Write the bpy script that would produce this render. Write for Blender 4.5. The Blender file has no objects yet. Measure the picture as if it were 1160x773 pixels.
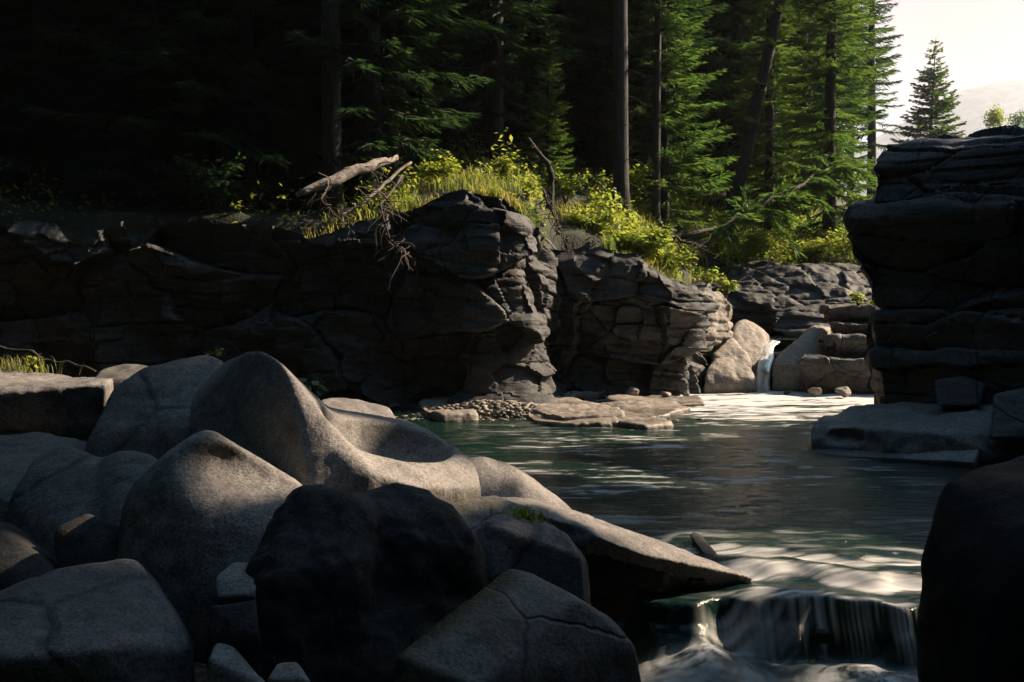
import bpy, math, random
import numpy as np
from mathutils import Vector, Matrix
import bmesh

random.seed(7)
rng = np.random.default_rng(7)
scene = bpy.context.scene
COL = scene.collection
R = math.radians

# ------------------------------------------------------------------ camera
CAMZ = 1.6
FPX = 1128.0                       # focal length in pixels of the 1160 px wide photograph
PITCH = math.atan((386.5 - 340.0) / FPX)
cam = bpy.data.cameras.new('camera')
cam.lens = 36.0 * FPX / 1160.0
cam.sensor_width = 36.0
cam.clip_start = 0.05
cam.clip_end = 6000
camo = bpy.data.objects.new('camera', cam)
camo.location = (0, 0, CAMZ)
camo.rotation_euler = (math.pi / 2 - PITCH, 0, 0)
COL.objects.link(camo)
scene.camera = camo
cam.clip_end = 15000
CP, SP = math.cos(PITCH), math.sin(PITCH)


def P(px, py, d):
    """the place in the world seen at a photograph pixel, d metres ahead"""
    a = (px - 580.0) / FPX
    b = (386.5 - py) / FPX
    dx, dy, dz = a, CP + b * SP, -SP + b * CP
    t = d / dy
    return np.array((dx * t, d, CAMZ + dz * t))


def PZ(px, py, z):
    """the place in the world seen at a photograph pixel at height z"""
    a = (px - 580.0) / FPX
    b = (386.5 - py) / FPX
    dx, dy, dz = a, CP + b * SP, -SP + b * CP
    t = (z - CAMZ) / dz
    return np.array((dx * t, dy * t, z))


# ------------------------------------------------------------------ sun and sky
SUN_AZ, SUN_EL = 66.0, 35.0
SUN = np.array((math.cos(R(SUN_EL)) * math.sin(R(SUN_AZ)), math.cos(R(SUN_EL)) * math.cos(R(SUN_AZ)), math.sin(R(SUN_EL))))
sl = bpy.data.lights.new('sun', 'SUN')
sl.energy = 5.0
sl.angle = R(0.53)
sl.color = (1.0, 0.775, 0.56)
so = bpy.data.objects.new('sun', sl)
so.rotation_euler = Vector(tuple(-SUN)).to_track_quat('-Z', 'Y').to_euler()
so.location = (30, 10, 40)
COL.objects.link(so)

world = bpy.data.worlds.new('World')
scene.world = world
world.use_nodes = True
wn, wl = world.node_tree.nodes, world.node_tree.links
bg = wn['Background']
sky = wn.new('ShaderNodeTexSky')
sky.sky_type = 'NISHITA'
sky.sun_disc = False
sky.sun_elevation = R(SUN_EL)
sky.sun_rotation = R(SUN_AZ)
sky.dust_density = 1.0
sky.air_density = 0.8
sky.altitude = 2200
# thin bright veil of cloud low in the sky upstream
tc = wn.new('ShaderNodeTexCoord')
gd = np.array((math.sin(R(38)), math.cos(R(38)), 0.26)); gd /= np.linalg.norm(gd)
dot = wn.new('ShaderNodeVectorMath'); dot.operation = 'DOT_PRODUCT'
dot.inputs[1].default_value = tuple(gd)
wl.new(tc.outputs['Generated'], dot.inputs[0])
mr = wn.new('ShaderNodeMapRange'); mr.interpolation_type = 'SMOOTHSTEP'
mr.inputs['From Min'].default_value = 0.86
mr.inputs['From Max'].default_value = 0.98
wl.new(dot.outputs['Value'], mr.inputs['Value'])
veil = wn.new('ShaderNodeMix'); veil.data_type = 'RGBA'; veil.blend_type = 'MIX'
wl.new(mr.outputs['Result'], veil.inputs[0])
tint = wn.new('ShaderNodeMix'); tint.data_type = 'RGBA'; tint.blend_type = 'MULTIPLY'
tint.inputs[0].default_value = 1.0
tint.inputs[7].default_value = (0.27, 0.90, 0.94, 1)
wl.new(sky.outputs[0], tint.inputs[6])
wl.new(tint.outputs[2], veil.inputs[6])
veil.inputs[7].default_value = (0.95, 0.58, 0.50, 1)
wl.new(veil.outputs[2], bg.inputs[0])
bg.inputs[1].default_value = 0.115

scene.view_settings.view_transform = 'Standard'
scene.view_settings.look = 'None'
scene.view_settings.gamma = 1.0
scene.view_settings.exposure = 1.65
scene.view_settings.use_curve_mapping = False
scene.cycles.use_denoising = True
scene.cycles.max_bounces = 6
scene.cycles.diffuse_bounces = 3
scene.cycles.glossy_bounces = 2
scene.cycles.transmission_bounces = 4
scene.cycles.transparent_max_bounces = 6
scene.cycles.volume_bounces = 0
scene.cycles.caustics_reflective = False
scene.cycles.caustics_refractive = False
scene.cycles.sample_clamp_indirect = 3.0


# ------------------------------------------------------------------ noise on arrays
def _hash(i, j, k, seed):
    h = (i.astype(np.uint32) * np.uint32(374761393) + j.astype(np.uint32) * np.uint32(668265263)
         + k.astype(np.uint32) * np.uint32(2246822519) + np.uint32(seed * 3266489917 & 0xffffffff))
    h = (h ^ (h >> np.uint32(13))) * np.uint32(1274126177)
    h = (h ^ (h >> np.uint32(16))) * np.uint32(2654435761)
    h = h ^ (h >> np.uint32(15))
    return (h & np.uint32(0xffffff)).astype(np.float32) / np.float32(0xffffff)


def vnoise(p, seed=0):
    p = np.asarray(p, dtype=np.float32)
    f = np.floor(p)
    i = f.astype(np.int64)
    w = p - f
    w = w * w * w * (w * (w * 6 - 15) + 10)
    out = 0
    for a in (0, 1):
        for b in (0, 1):
            for c in (0, 1):
                h = _hash(i[:, 0] + a, i[:, 1] + b, i[:, 2] + c, seed)
                out = out + h * (w[:, 0] if a else 1 - w[:, 0]) * (w[:, 1] if b else 1 - w[:, 1]) * (w[:, 2] if c else 1 - w[:, 2])
    return out * 2 - 1


def fbm(p, octaves=4, seed=0, gain=0.5):
    p = np.asarray(p, dtype=np.float32)
    a, s, out = 1.0, 0.0, 0
    for o in range(octaves):
        out = out + a * vnoise(p * (2.03 ** o) + 17.3 * o, seed + o)
        s += a
        a *= gain
    return out / s


def hash1(i, seed=0):
    i = np.asarray(i).astype(np.int64)
    return _hash(i, i * 0 + 3, i * 0 + 5, seed)


def voronoi2(u, v, seed=0, tilt=0.0):
    """random value of the nearest cell and the distance to its border"""
    iu, iv = np.floor(u).astype(np.int64), np.floor(v).astype(np.int64)
    f1 = np.full(u.shape, 9.0); f2 = np.full(u.shape, 9.0); idv = np.zeros(u.shape); tl = np.zeros(u.shape)
    for a in (-1, 0, 1):
        for b in (-1, 0, 1):
            ci, cj = iu + a, iv + b
            x = ci + 0.15 + 0.7 * _hash(ci, cj, ci * 0 + 1, seed)
            y = cj + 0.15 + 0.7 * _hash(ci, cj, ci * 0 + 2, seed)
            d = np.hypot(x - u, y - v)
            h = _hash(ci, cj, ci * 0 + 9, seed)
            nearer = d < f1
            f2 = np.where(nearer, f1, np.minimum(f2, d))
            idv = np.where(nearer, h, idv)
            if tilt: tl = np.where(nearer, (_hash(ci, cj, ci * 0 + 11, seed) - 0.5) * (u - x) + (_hash(ci, cj, ci * 0 + 12, seed) - 0.5) * (v - y), tl)
            f1 = np.where(nearer, d, f1)
    return idv + tilt * tl, f2 - f1


def sstep(a, b, x):
    t = np.clip((x - a) / (b - a), 0, 1)
    return t * t * (3 - 2 * t)


# ------------------------------------------------------------------ objects
def mesh_object(name, verts, faces, mat=None, parent=None, smooth=True, attrs=None):
    me = bpy.data.meshes.new(name)
    verts = np.asarray(verts, dtype=np.float32)
    if isinstance(faces, np.ndarray):
        n, k = faces.shape
        me.vertices.add(len(verts)); me.vertices.foreach_set('co', verts.ravel())
        me.loops.add(n * k); me.loops.foreach_set('vertex_index', faces.astype(np.int32).ravel())
        me.polygons.add(n)
        me.polygons.foreach_set('loop_start', np.arange(0, n * k, k, dtype=np.int32))
        me.update(calc_edges=True)
        me.validate()
    else:
        me.from_pydata(verts.tolist(), [], faces)
        me.update()
    if smooth:
        me.polygons.foreach_set('use_smooth', [True] * len(me.polygons))
    if attrs:
        for k, v in attrs.items():
            at = me.attributes.new(k, 'FLOAT', 'POINT')
            at.data.foreach_set('value', np.asarray(v, dtype=np.float32))
    if mat:
        me.materials.append(mat)
    o = bpy.data.objects.new(name, me)
    COL.objects.link(o)
    if parent is not None:
        o.parent = parent
    return o


def tag(o, label=None, cat=None, group=None, kind=None):
    if label: o['label'] = label
    if cat: o['category'] = cat
    if group: o['group'] = group
    if kind: o['kind'] = kind
    return o


def empty(name, loc, rot=(0, 0, 0), label=None, cat=None, group=None):
    o = bpy.data.objects.new(name, None)
    o.location = loc; o.rotation_euler = rot
    o.empty_display_size = 0.2
    COL.objects.link(o)
    return tag(o, label, cat, group)


def copy_tree(o, parent=None):
    c = o.copy(); COL.objects.link(c)
    if parent is not None: c.parent = parent
    for ch in o.children:
        copy_tree(ch, c)
    return c


# ------------------------------------------------------------------ materials
def new_mat(name):
    m = bpy.data.materials.new(name); m.use_nodes = True
    nt = m.node_tree
    return m, nt, nt.nodes['Principled BSDF'], nt.nodes['Material Output']


def N(nt, typ, **kw):
    n = nt.nodes.new(typ)
    for k, v in kw.items():
        if k in ('op', 'operation'): n.operation = v
        elif k == 'data_type': n.data_type = v
        elif k == 'blend': n.blend_type = v
        elif k == 'name': n.attribute_name = v
        else: n.inputs[k].default_value = v
    return n


def ramp(nt, src, stops):
    r = nt.nodes.new('ShaderNodeValToRGB')
    e = r.color_ramp.elements
    while len(e) > 1: e.remove(e[-1])
    e[0].position, e[0].color = stops[0][0], (*stops[0][1], 1)
    for p, c in stops[1:]:
        n = e.new(p); n.color = (*c, 1)
    nt.links.new(src, r.inputs[0])
    return r.outputs[0]


def math_(nt, op, a, b=None):
    m = N(nt, 'ShaderNodeMath', op=op)
    for i, s in enumerate((a, b)):
        if s is None: continue
        if isinstance(s, (int, float)): m.inputs[i].default_value = s
        else: nt.links.new(s, m.inputs[i])
    return m.outputs[0]


def mixc(nt, fac, a, b, blend='MIX'):
    m = N(nt, 'ShaderNodeMix', data_type='RGBA', blend=blend)
    for i, s in ((0, fac), (6, a), (7, b)):
        if isinstance(s, (int, float)): m.inputs[i].default_value = s
        elif isinstance(s, tuple): m.inputs[i].default_value = (*s, 1)
        else: nt.links.new(s, m.inputs[i])
    return m.outputs[2]


def maprange(nt, src, a, b, c=0.0, d=1.0):
    m = N(nt, 'ShaderNodeMapRange')
    for k, v in (('From Min', a), ('From Max', b), ('To Min', c), ('To Max', d)): m.inputs[k].default_value = v
    nt.links.new(src, m.inputs['Value'])
    return m.outputs[0]


def rock_material(name, dark, light, grain=60, bump=0.35, moss=0.0, wet=0.12, strata=False, speck=0.55, crack=0.0, spec=0.35):
    m, nt, bs, out = new_mat(name)
    geo = N(nt, 'ShaderNodeNewGeometry')
    pos = geo.outputs['Position']
    n1 = N(nt, 'ShaderNodeTexNoise', Scale=1.7, Detail=5.0, Roughness=0.6)
    n2 = N(nt, 'ShaderNodeTexNoise', Scale=grain, Detail=4.0, Roughness=0.7)
    n3 = N(nt, 'ShaderNodeTexNoise', Scale=grain * 0.18, Detail=5.0, Roughness=0.65)
    for n in (n1, n2, n3): nt.links.new(pos, n.inputs['Vector'])
    c = ramp(nt, n1.outputs['Fac'], [(0.3, dark), (0.7, light)])
    # pitting and lichen specks
    sp = ramp(nt, n2.outputs['Fac'], [(0.36, (1 - speck,) * 3), (0.56, (1.0,) * 3), (0.72, (1.12,) * 3)])
    c = mixc(nt, 1.0, c, sp, 'MULTIPLY')
    sp2 = ramp(nt, n3.outputs['Fac'], [(0.32, (0.62,) * 3), (0.5, (1.0,) * 3), (0.75, (1.15,) * 3)])
    c = mixc(nt, 0.85, c, sp2, 'MULTIPLY')
    n4 = N(nt, 'ShaderNodeTexNoise', Scale=7.5, Detail=7.0, Roughness=0.72); nt.links.new(pos, n4.inputs['Vector'])
    c = mixc(nt, maprange(nt, n4.outputs['Fac'], 0.56, 0.66, 0.0, 0.55), c, (light[0] * 1.25, light[1] * 1.28, light[2] * 1.25))
    c = mixc(nt, maprange(nt, n4.outputs['Fac'], 0.44, 0.34, 0.0, 0.6), c, (dark[0] * 0.5, dark[1] * 0.5, dark[2] * 0.5))
    h = math_(nt, 'ADD', math_(nt, 'MULTIPLY', n2.outputs['Fac'], 0.35), n3.outputs['Fac'])
    if strata:
        mp = N(nt, 'ShaderNodeMapping'); mp.inputs['Scale'].default_value = (0.7, 0.7, 9.0)
        mp.inputs['Rotation'].default_value = (0.0, R(5), 0)
        nt.links.new(pos, mp.inputs['Vector'])
        ns = N(nt, 'ShaderNodeTexNoise', Scale=1.6, Detail=6.0, Roughness=0.65)
        nt.links.new(mp.outputs[0], ns.inputs['Vector'])
        st = ramp(nt, ns.outputs['Fac'], [(0.3, (0.55,) * 3), (0.48, (0.95,) * 3), (0.52, (0.8,) * 3), (0.7, (1.2,) * 3)])
        c = mixc(nt, 0.8, c, st, 'MULTIPLY')
        h = math_(nt, 'ADD', h, math_(nt, 'MULTIPLY', ns.outputs['Fac'], strata))
    if crack:
        vo = N(nt, 'ShaderNodeTexVoronoi', Scale=crack)
        vo.feature = 'DISTANCE_TO_EDGE'
        wp = N(nt, 'ShaderNodeTexNoise', Scale=crack * 1.5, Detail=3.0)
        nt.links.new(pos, wp.inputs['Vector'])
        ad = N(nt, 'ShaderNodeVectorMath', op='MULTIPLY_ADD'); ad.inputs[1].default_value = (0.35,) * 3
        nt.links.new(wp.outputs['Color'], ad.inputs[0]); nt.links.new(pos, ad.inputs[2])
        nt.links.new(ad.outputs[0], vo.inputs['Vector'])
        ck = maprange(nt, vo.outputs['Distance'], 0.0, 0.02)
        h = math_(nt, 'ADD', h, math_(nt, 'MULTIPLY', ck, 0.8))
        c = mixc(nt, ck, mixc(nt, 1.0, c, (0.55, 0.52, 0.5), 'MULTIPLY'), c)
    if moss > 0:
        sx = N(nt, 'ShaderNodeSeparateXYZ'); nt.links.new(geo.outputs['Normal'], sx.inputs[0])
        nm = N(nt, 'ShaderNodeTexNoise', Scale=2.3, Detail=7.0, Roughness=0.65); nt.links.new(pos, nm.inputs['Vector'])
        f = math_(nt, 'ADD', math_(nt, 'MULTIPLY', sx.outputs[2], 0.35), nm.outputs['Fac'])
        f = maprange(nt, f, 1.02 - 0.4 * moss, 1.12 - 0.4 * moss)
        ma = N(nt, 'ShaderNodeAttribute', name='moss')
        f = math_(nt, 'MAXIMUM', math_(nt, 'MULTIPLY', f, 0.5), ma.outputs['Fac'])
        nmc = N(nt, 'ShaderNodeTexNoise', Scale=45.0, Detail=3.0); nt.links.new(pos, nmc.inputs['Vector'])
        mc = ramp(nt, nmc.outputs['Fac'], [(0.3, (0.016, 0.017, 0.005)), (0.7, (0.075, 0.066, 0.012))])
        c = mixc(nt, f, c, mc)
        h = math_(nt, 'ADD', h, math_(nt, 'MULTIPLY', math_(nt, 'MULTIPLY', nmc.outputs['Fac'], f), 1.0))
    rough = 0.68
    if wet > 0:
        sp3 = N(nt, 'ShaderNodeSeparateXYZ'); nt.links.new(pos, sp3.inputs[0])
        zz = math_(nt, 'ADD', sp3.outputs[2], math_(nt, 'MULTIPLY', n1.outputs['Fac'], 0.12))
        w = maprange(nt, zz, wet, wet + 0.10, 1.0, 0.0)
        c = mixc(nt, w, c, mixc(nt, 1.0, c, (0.42, 0.40, 0.37), 'MULTIPLY'))
        rough = maprange(nt, w, 0, 1, 0.68, 0.28)
    nt.links.new(c, bs.inputs['Base Color'])
    if isinstance(rough, float): bs.inputs['Roughness'].default_value = rough
    else: nt.links.new(rough, bs.inputs['Roughness'])
    bs.inputs['Specular IOR Level'].default_value = spec
    bp = N(nt, 'ShaderNodeBump', Strength=bump, Distance=0.03)
    nt.links.new(h, bp.inputs['Height']); nt.links.new(bp.outputs[0], bs.inputs['Normal'])
    return m


M = {}
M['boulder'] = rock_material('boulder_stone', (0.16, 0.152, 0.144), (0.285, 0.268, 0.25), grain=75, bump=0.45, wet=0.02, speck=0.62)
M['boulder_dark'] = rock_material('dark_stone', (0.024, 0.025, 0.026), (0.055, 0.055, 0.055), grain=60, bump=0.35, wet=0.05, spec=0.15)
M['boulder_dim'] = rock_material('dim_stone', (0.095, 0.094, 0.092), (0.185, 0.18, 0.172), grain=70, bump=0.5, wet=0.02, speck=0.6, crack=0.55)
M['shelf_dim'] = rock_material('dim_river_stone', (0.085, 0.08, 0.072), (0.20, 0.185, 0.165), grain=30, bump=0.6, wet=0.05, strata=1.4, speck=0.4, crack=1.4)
M['boulder_mossy'] = rock_material('mossy_stone', (0.10, 0.097, 0.09), (0.185, 0.175, 0.16), grain=55, bump=0.45, moss=0.42, wet=0.0, crack=1.3)
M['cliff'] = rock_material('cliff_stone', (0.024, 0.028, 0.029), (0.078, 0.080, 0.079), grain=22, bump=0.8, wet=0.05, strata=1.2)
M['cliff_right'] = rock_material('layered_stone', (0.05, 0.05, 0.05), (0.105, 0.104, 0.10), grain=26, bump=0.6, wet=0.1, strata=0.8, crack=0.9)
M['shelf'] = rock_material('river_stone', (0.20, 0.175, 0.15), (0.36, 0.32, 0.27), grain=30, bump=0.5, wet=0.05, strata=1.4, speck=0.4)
M['slab'] = rock_material('slab_stone', (0.15, 0.15, 0.145), (0.26, 0.25, 0.24), grain=40, bump=0.4, moss=0.2, wet=0.05)


# ------------------------------------------------------------------ rocks as distance fields
def hull_planes(pts):
    bm = bmesh.new()
    for p in pts: bm.verts.new(p)
    bm.verts.ensure_lookup_table()
    r = bmesh.ops.convex_hull(bm, input=bm.verts)
    bm.normal_update()
    c = np.mean(np.asarray(pts), axis=0)
    pl = []
    for f in bm.faces:
        n = np.array(f.normal); o = float(n @ np.array(f.verts[0].co))
        if n @ c > o: n, o = -n, -o
        if f.calc_area() > 1e-6: pl.append((*n, o))
    bm.free()
    pl = np.array(pl)
    keep = []
    for a in pl:
        if all(a[:3] @ b[:3] < 0.995 or abs(a[3] - b[3]) > 0.03 for b in keep): keep.append(a)
    return np.array(keep, dtype=np.float32)


def f_hull(pts, k):
    pl = hull_planes(pts)
    def f(p):
        m = None
        d = p @ pl[:, :3].T - pl[:, 3]
        mx = d.max(axis=1)
        return mx + k * np.log(np.exp((d - mx[:, None]) / k).sum(axis=1)) - 0.6 * k
    return f


def f_ell(c, r, rot=None):
    c = np.asarray(c, np.float32); r = np.asarray(r, np.float32)
    Rm = np.array(Matrix(rot).to_3x3() if rot is not None else Matrix.Identity(3), dtype=np.float32)
    def f(p):
        q = (p - c) @ Rm
        l = np.sqrt(((q / r) ** 2).sum(1)); g = np.sqrt(((q / r ** 2) ** 2).sum(1)) + 1e-6
        return l * (l - 1) / g
    return f


def smin(a, b, k):
    h = np.clip(0.5 + 0.5 * (b - a) / k, 0, 1)
    return b * (1 - h) + a * h - k * h * (1 - h)


def smax(a, b, k): return -smin(-a, -b, k)


EDGES = [((0, 0, 0), (1, 0, 0)), ((0, 1, 0), (1, 1, 0)), ((0, 0, 1), (1, 0, 1)), ((0, 1, 1), (1, 1, 1)),
         ((0, 0, 0), (0, 1, 0)), ((1, 0, 0), (1, 1, 0)), ((0, 0, 1), (0, 1, 1)), ((1, 0, 1), (1, 1, 1)),
         ((0, 0, 0), (0, 0, 1)), ((1, 0, 0), (1, 0, 1)), ((0, 1, 0), (0, 1, 1)), ((1, 1, 0), (1, 1, 1))]


def surface_nets(f, lo, hi, h):
    lo = np.asarray(lo, float); hi = np.asarray(hi, float)
    n = np.ceil((hi - lo) / h).astype(int) + 1
    ax = [lo[i] + h * np.arange(n[i]) for i in range(3)]
    F = np.empty(tuple(n), np.float32)
    for i0 in range(0, n[0], 24):
        g = np.stack(np.meshgrid(ax[0][i0:i0 + 24], ax[1], ax[2], indexing='ij'), -1)
        F[i0:i0 + 24] = f(g.reshape(-1, 3).astype(np.float32)).reshape(g.shape[:3])
    S = F < 0
    cnt = sum(S[a:n[0] - 1 + a, b:n[1] - 1 + b, c:n[2] - 1 + c].astype(np.int8) for a in (0, 1) for b in (0, 1) for c in (0, 1))
    act = (cnt > 0) & (cnt < 8)
    idx = np.argwhere(act)
    num = np.full(act.shape, -1, np.int64); num[act] = np.arange(len(idx))
    acc = np.zeros((len(idx), 3)); w = np.zeros(len(idx))
    for a, b in EDGES:
        fa = F[idx[:, 0] + a[0], idx[:, 1] + a[1], idx[:, 2] + a[2]]
        fb = F[idx[:, 0] + b[0], idx[:, 1] + b[1], idx[:, 2] + b[2]]
        m = (fa < 0) != (fb < 0)
        t = np.where(m, fa / np.where(m, fa - fb, 1), 0)
        pt = np.asarray(a) + t[:, None] * (np.asarray(b) - np.asarray(a))
        acc += np.where(m[:, None], pt, 0); w += m
    V = lo + h * (idx + acc / w[:, None])
    quads = []
    for axis in range(3):
        u, v = (axis + 1) % 3, (axis + 2) % 3
        s0 = [slice(None)] * 3; s1 = [slice(None)] * 3
        s0[axis] = slice(0, -1); s1[axis] = slice(1, None)
        for k in (u, v): s0[k] = slice(1, -1); s1[k] = slice(1, -1)
        A, B = S[tuple(s0)], S[tuple(s1)]
        for flip, mask in ((False, A & ~B), (True, ~A & B)):
            c = np.argwhere(mask)
            if not len(c): continue
            c[:, u] += 1; c[:, v] += 1
            du = np.zeros(3, int); du[u] = 1
            dv = np.zeros(3, int); dv[v] = 1
            q = [num[tuple((c - du - dv).T)], num[tuple((c - dv).T)], num[tuple(c.T)], num[tuple((c - du).T)]]
            if flip: q = q[::-1]
            quads.append(np.stack(q, 1))
    Q = np.concatenate(quads)
    Q = Q[(Q >= 0).all(1)]
    return V, Q


def vert_normals(V, Q):
    n = np.cross(V[Q[:, 2]] - V[Q[:, 0]], V[Q[:, 3]] - V[Q[:, 1]])
    out = np.zeros_like(V)
    for k in range(4): np.add.at(out, Q[:, k], n)
    return out / (np.linalg.norm(out, axis=1)[:, None] + 1e-9)


def rock(name, pts, label=None, cat='rock', mat='boulder', k=0.04, res=0.02, amp=0.02, freq=1.6, seed=1, extra=None,
         group=None, moss_line=None, strata=0.0, blocks=0.0, parent=None, kind=None, sheight=0.22, lump=0.02):
    """a boulder grown from a rounded convex hull of world points, with optional carving, then weathered"""
    pts = np.asarray(pts, float)
    k = k * 0.25
    base = f_hull(pts, k)
    fn = (lambda p: extra(base(p), p)) if extra else base
    def fn2(p):
        d = fn(p)
        if lump: d = d + lump * fbm(p * freq * 0.7, 2, seed + 40)
        return d
    lo, hi = pts.min(0) - 0.12, pts.max(0) + 0.12
    V, Q = surface_nets(fn2, lo, hi, res)
    nr = vert_normals(V, Q)
    dsp = 1.25 * amp * fbm(V * freq, 5, seed) + amp * 0.4 * fbm(V * freq * 5, 3, seed + 7)
    dsp = dsp - 0.5 * amp * np.clip(1 - 6 * np.abs(fbm(V * freq * 0.8 + 31, 3, seed + 21)), 0, 1) ** 2 * 0.6
    if strata:
        zz = (V[:, 2] + 0.06 * V[:, 0] + 0.05 * fbm(V * 0.8, 3, seed + 3)) / sheight
        zz = zz + 0.35 * np.sin(zz * 1.7 + seed)
        i = np.floor(zz); f = zz - i
        side = 1 - np.abs(nr[:, 2]) ** 2
        dsp = dsp + side * strata * ((hash1(i, seed) - 0.5) * 1.4 - 0.8 * np.exp(-(np.minimum(f, 1 - f) / 0.10) ** 2))
    if blocks:
        u = (V[:, 0] + 0.6 * V[:, 1] + 0.15 * fbm(V * 1.5, 2, seed + 5)) / 0.7
        v = (V[:, 2] + 0.1 * fbm(V * 1.5, 2, seed + 6)) / 0.45
        idv, ed = voronoi2(u, v, seed, 1.6)
        dsp = dsp + blocks * ((idv - 0.5) - 0.3 * np.exp(-(ed / 0.04) ** 2))
    V = V + nr * dsp[:, None]
    at_ = None
    if moss_line is not None:
        q0, q1, wd = moss_line
        ab = q1 - q0; tt = np.clip(((V - q0) @ ab) / (ab @ ab), 0, 1)
        at_ = {'moss': np.clip(1.35 - np.linalg.norm(V - q0 - tt[:, None] * ab, axis=1) / wd + 0.5 * fbm(V * 7, 3, seed + 50), 0, 1)}
    c = V.mean(0); c[2] = V[:, 2].min()
    o = mesh_object(name, V - c, Q, M[mat], parent, attrs=at_)
    o.location = c
    return tag(o, label, cat if label else None, group, kind)


def pp(*a): return [P(*q) for q in a]


# ---- the hero boulder: a tall left mass, a lower right mass and a scoured bowl
hA = f_hull(pp((283, 394, 5.9), (300, 397, 5.8), (320, 410, 5.58), (340, 457, 5.3), (351, 482, 5.2), (386, 513, 5.05), (420, 535, 4.98),
               (256, 408, 6.5), (225, 436, 6.6), (204, 474, 6.45), (203, 520, 6.2), (250, 600, 5.5), (345, 562, 4.9), (350, 640, 4.9), (430, 640, 4.9),
               (338, 438, 6.5), (375, 466, 6.7), (320, 560, 6.9)), 0.010)
hB = f_hull(pp((351, 482, 5.25), (374, 460, 6.45), (400, 466, 6.45), (450, 473, 6.45), (482, 482, 6.35), (507, 500, 6.1), (536, 521, 5.8),
               (543, 552, 5.55), (500, 552, 5.2), (458, 546, 5.0), (420, 535, 4.98), (395, 566, 4.93), (386, 513, 5.06), (543, 640, 5.6), (400, 650, 4.95), (470, 650, 5.1),
               (480, 600, 6.8), (350, 520, 6.8)), 0.010)
bowl = f_ell(P(447, 472, 5.68), (0.38, 0.50, 0.39), Matrix.Rotation(R(-30), 3, 'Z'))


def hero(d, p):
    d = smin(hA(p), hB(p), 0.05)
    d = smax(d, -bowl(p), 0.03)
    return d


hero_pts = pp((200, 474, 5.5), (253, 405, 5.85), (285, 392, 5.9), (545, 552, 5.6), (395, 566, 4.9), (245, 425, 6.7), (480, 600, 6.7), (250, 640, 5.0), (545, 650, 5.6))
rock('boulder', hero_pts, 'large sculpted grey boulder with a sunlit ridge and a scoured bowl', 'boulder',
     res=0.016, amp=0.016, freq=1.5, seed=3, extra=hero)

rock('boulder', pp((236, 478, 4.9), (214, 488, 4.86), (262, 490, 4.88), (302, 516, 4.82), (348, 547, 4.74), (146, 548, 4.85), (178, 516, 4.9), (262, 560, 4.56), (215, 596, 4.45), (305, 592, 4.48),
                   (232, 664, 4.32), (306, 650, 4.36), (146, 615, 4.7), (105, 790, 4.4), (335, 790, 4.25), (242, 500, 5.6), (340, 560, 5.5), (150, 580, 5.6)),
     'broad grey boulder leaning below the sculpted boulder, with one small sunlit patch', 'boulder', k=0.10, res=0.015, amp=0.018, seed=11,
     extra=lambda d, p: smax(d, -f_ell(P(272, 536, 4.62), (0.36, 0.30, 0.125), Matrix.Rotation(R(14), 3, 'Y'))(p), 0.10))
wave = f_hull(pp((36, 516, 6.0), (72, 501, 6.1), (108, 516, 5.95), (8, 565, 5.7), (84, 600, 5.25), (-20, 760, 5.2), (120, 760, 5.0), (60, 530, 6.9), (125, 560, 6.6)), 0.02)
rock('boulder', pp((-20, 500, 6.1), (98, 552, 5.6), (124, 512, 5.8), (162, 508, 5.75), (182, 520, 5.6), (140, 566, 5.2), (118, 630, 4.95), (215, 760, 4.9), (40, 760, 5.0), (72, 606, 5.4), (120, 530, 6.9), (195, 570, 6.3)),
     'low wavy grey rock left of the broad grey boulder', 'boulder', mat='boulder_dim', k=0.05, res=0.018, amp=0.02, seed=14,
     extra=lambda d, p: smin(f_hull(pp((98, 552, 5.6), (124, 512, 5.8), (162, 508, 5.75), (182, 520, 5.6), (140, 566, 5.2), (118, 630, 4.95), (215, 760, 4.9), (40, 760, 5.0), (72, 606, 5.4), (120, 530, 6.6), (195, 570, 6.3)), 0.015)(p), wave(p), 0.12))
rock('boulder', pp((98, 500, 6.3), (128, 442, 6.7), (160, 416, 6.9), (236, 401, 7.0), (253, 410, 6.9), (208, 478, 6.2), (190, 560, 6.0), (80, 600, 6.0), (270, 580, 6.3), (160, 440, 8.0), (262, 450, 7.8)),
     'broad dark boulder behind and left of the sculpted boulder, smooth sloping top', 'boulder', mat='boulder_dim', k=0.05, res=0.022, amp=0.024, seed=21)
rock('ledge_rock', pp((-80, 448, 7.2), (0, 440, 7.3), (22, 446, 7.25), (60, 441, 7.4), (122, 434, 7.4), (130, 427, 8.2), (60, 423, 8.6), (-80, 423, 8.6), (-80, 700, 7.35), (105, 620, 7.5), (125, 560, 8.2), (-80, 560, 8.6)),
     'flat topped pale sunlit ledge at the left, under the small grass clump', 'rock', k=0.02, res=0.022, amp=0.03, freq=2.2, seed=25)
rock('boulder', pp((100, 430, 8.0), (118, 417, 8.3), (140, 412, 8.5), (170, 414, 8.4), (160, 430, 8.0), (95, 445, 7.9), (170, 480, 8.1), (140, 430, 9.2), (185, 450, 9.0)),
     'low brown mossy rock behind the broad dark boulder', 'rock', mat='boulder_mossy', k=0.03, res=0.022, amp=0.03, seed=27)
rock('boulder', pp((-60, 706, 4.0), (0, 703, 4.05), (76, 640, 4.35), (154, 631, 4.4), (216, 738, 4.0), (214, 860, 3.9), (120, 735, 3.75), (40, 744, 3.66), (-60, 748, 3.65), (-60, 900, 3.75), (230, 930, 3.9), (100, 930, 3.75), (100, 660, 5.2), (-60, 700, 5.1), (205, 700, 4.9)),
     'big sloping boulder in the bottom left corner, smooth dim face', 'boulder', mat='boulder_dim', k=0.04, res=0.016, amp=0.02, seed=31)
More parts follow.
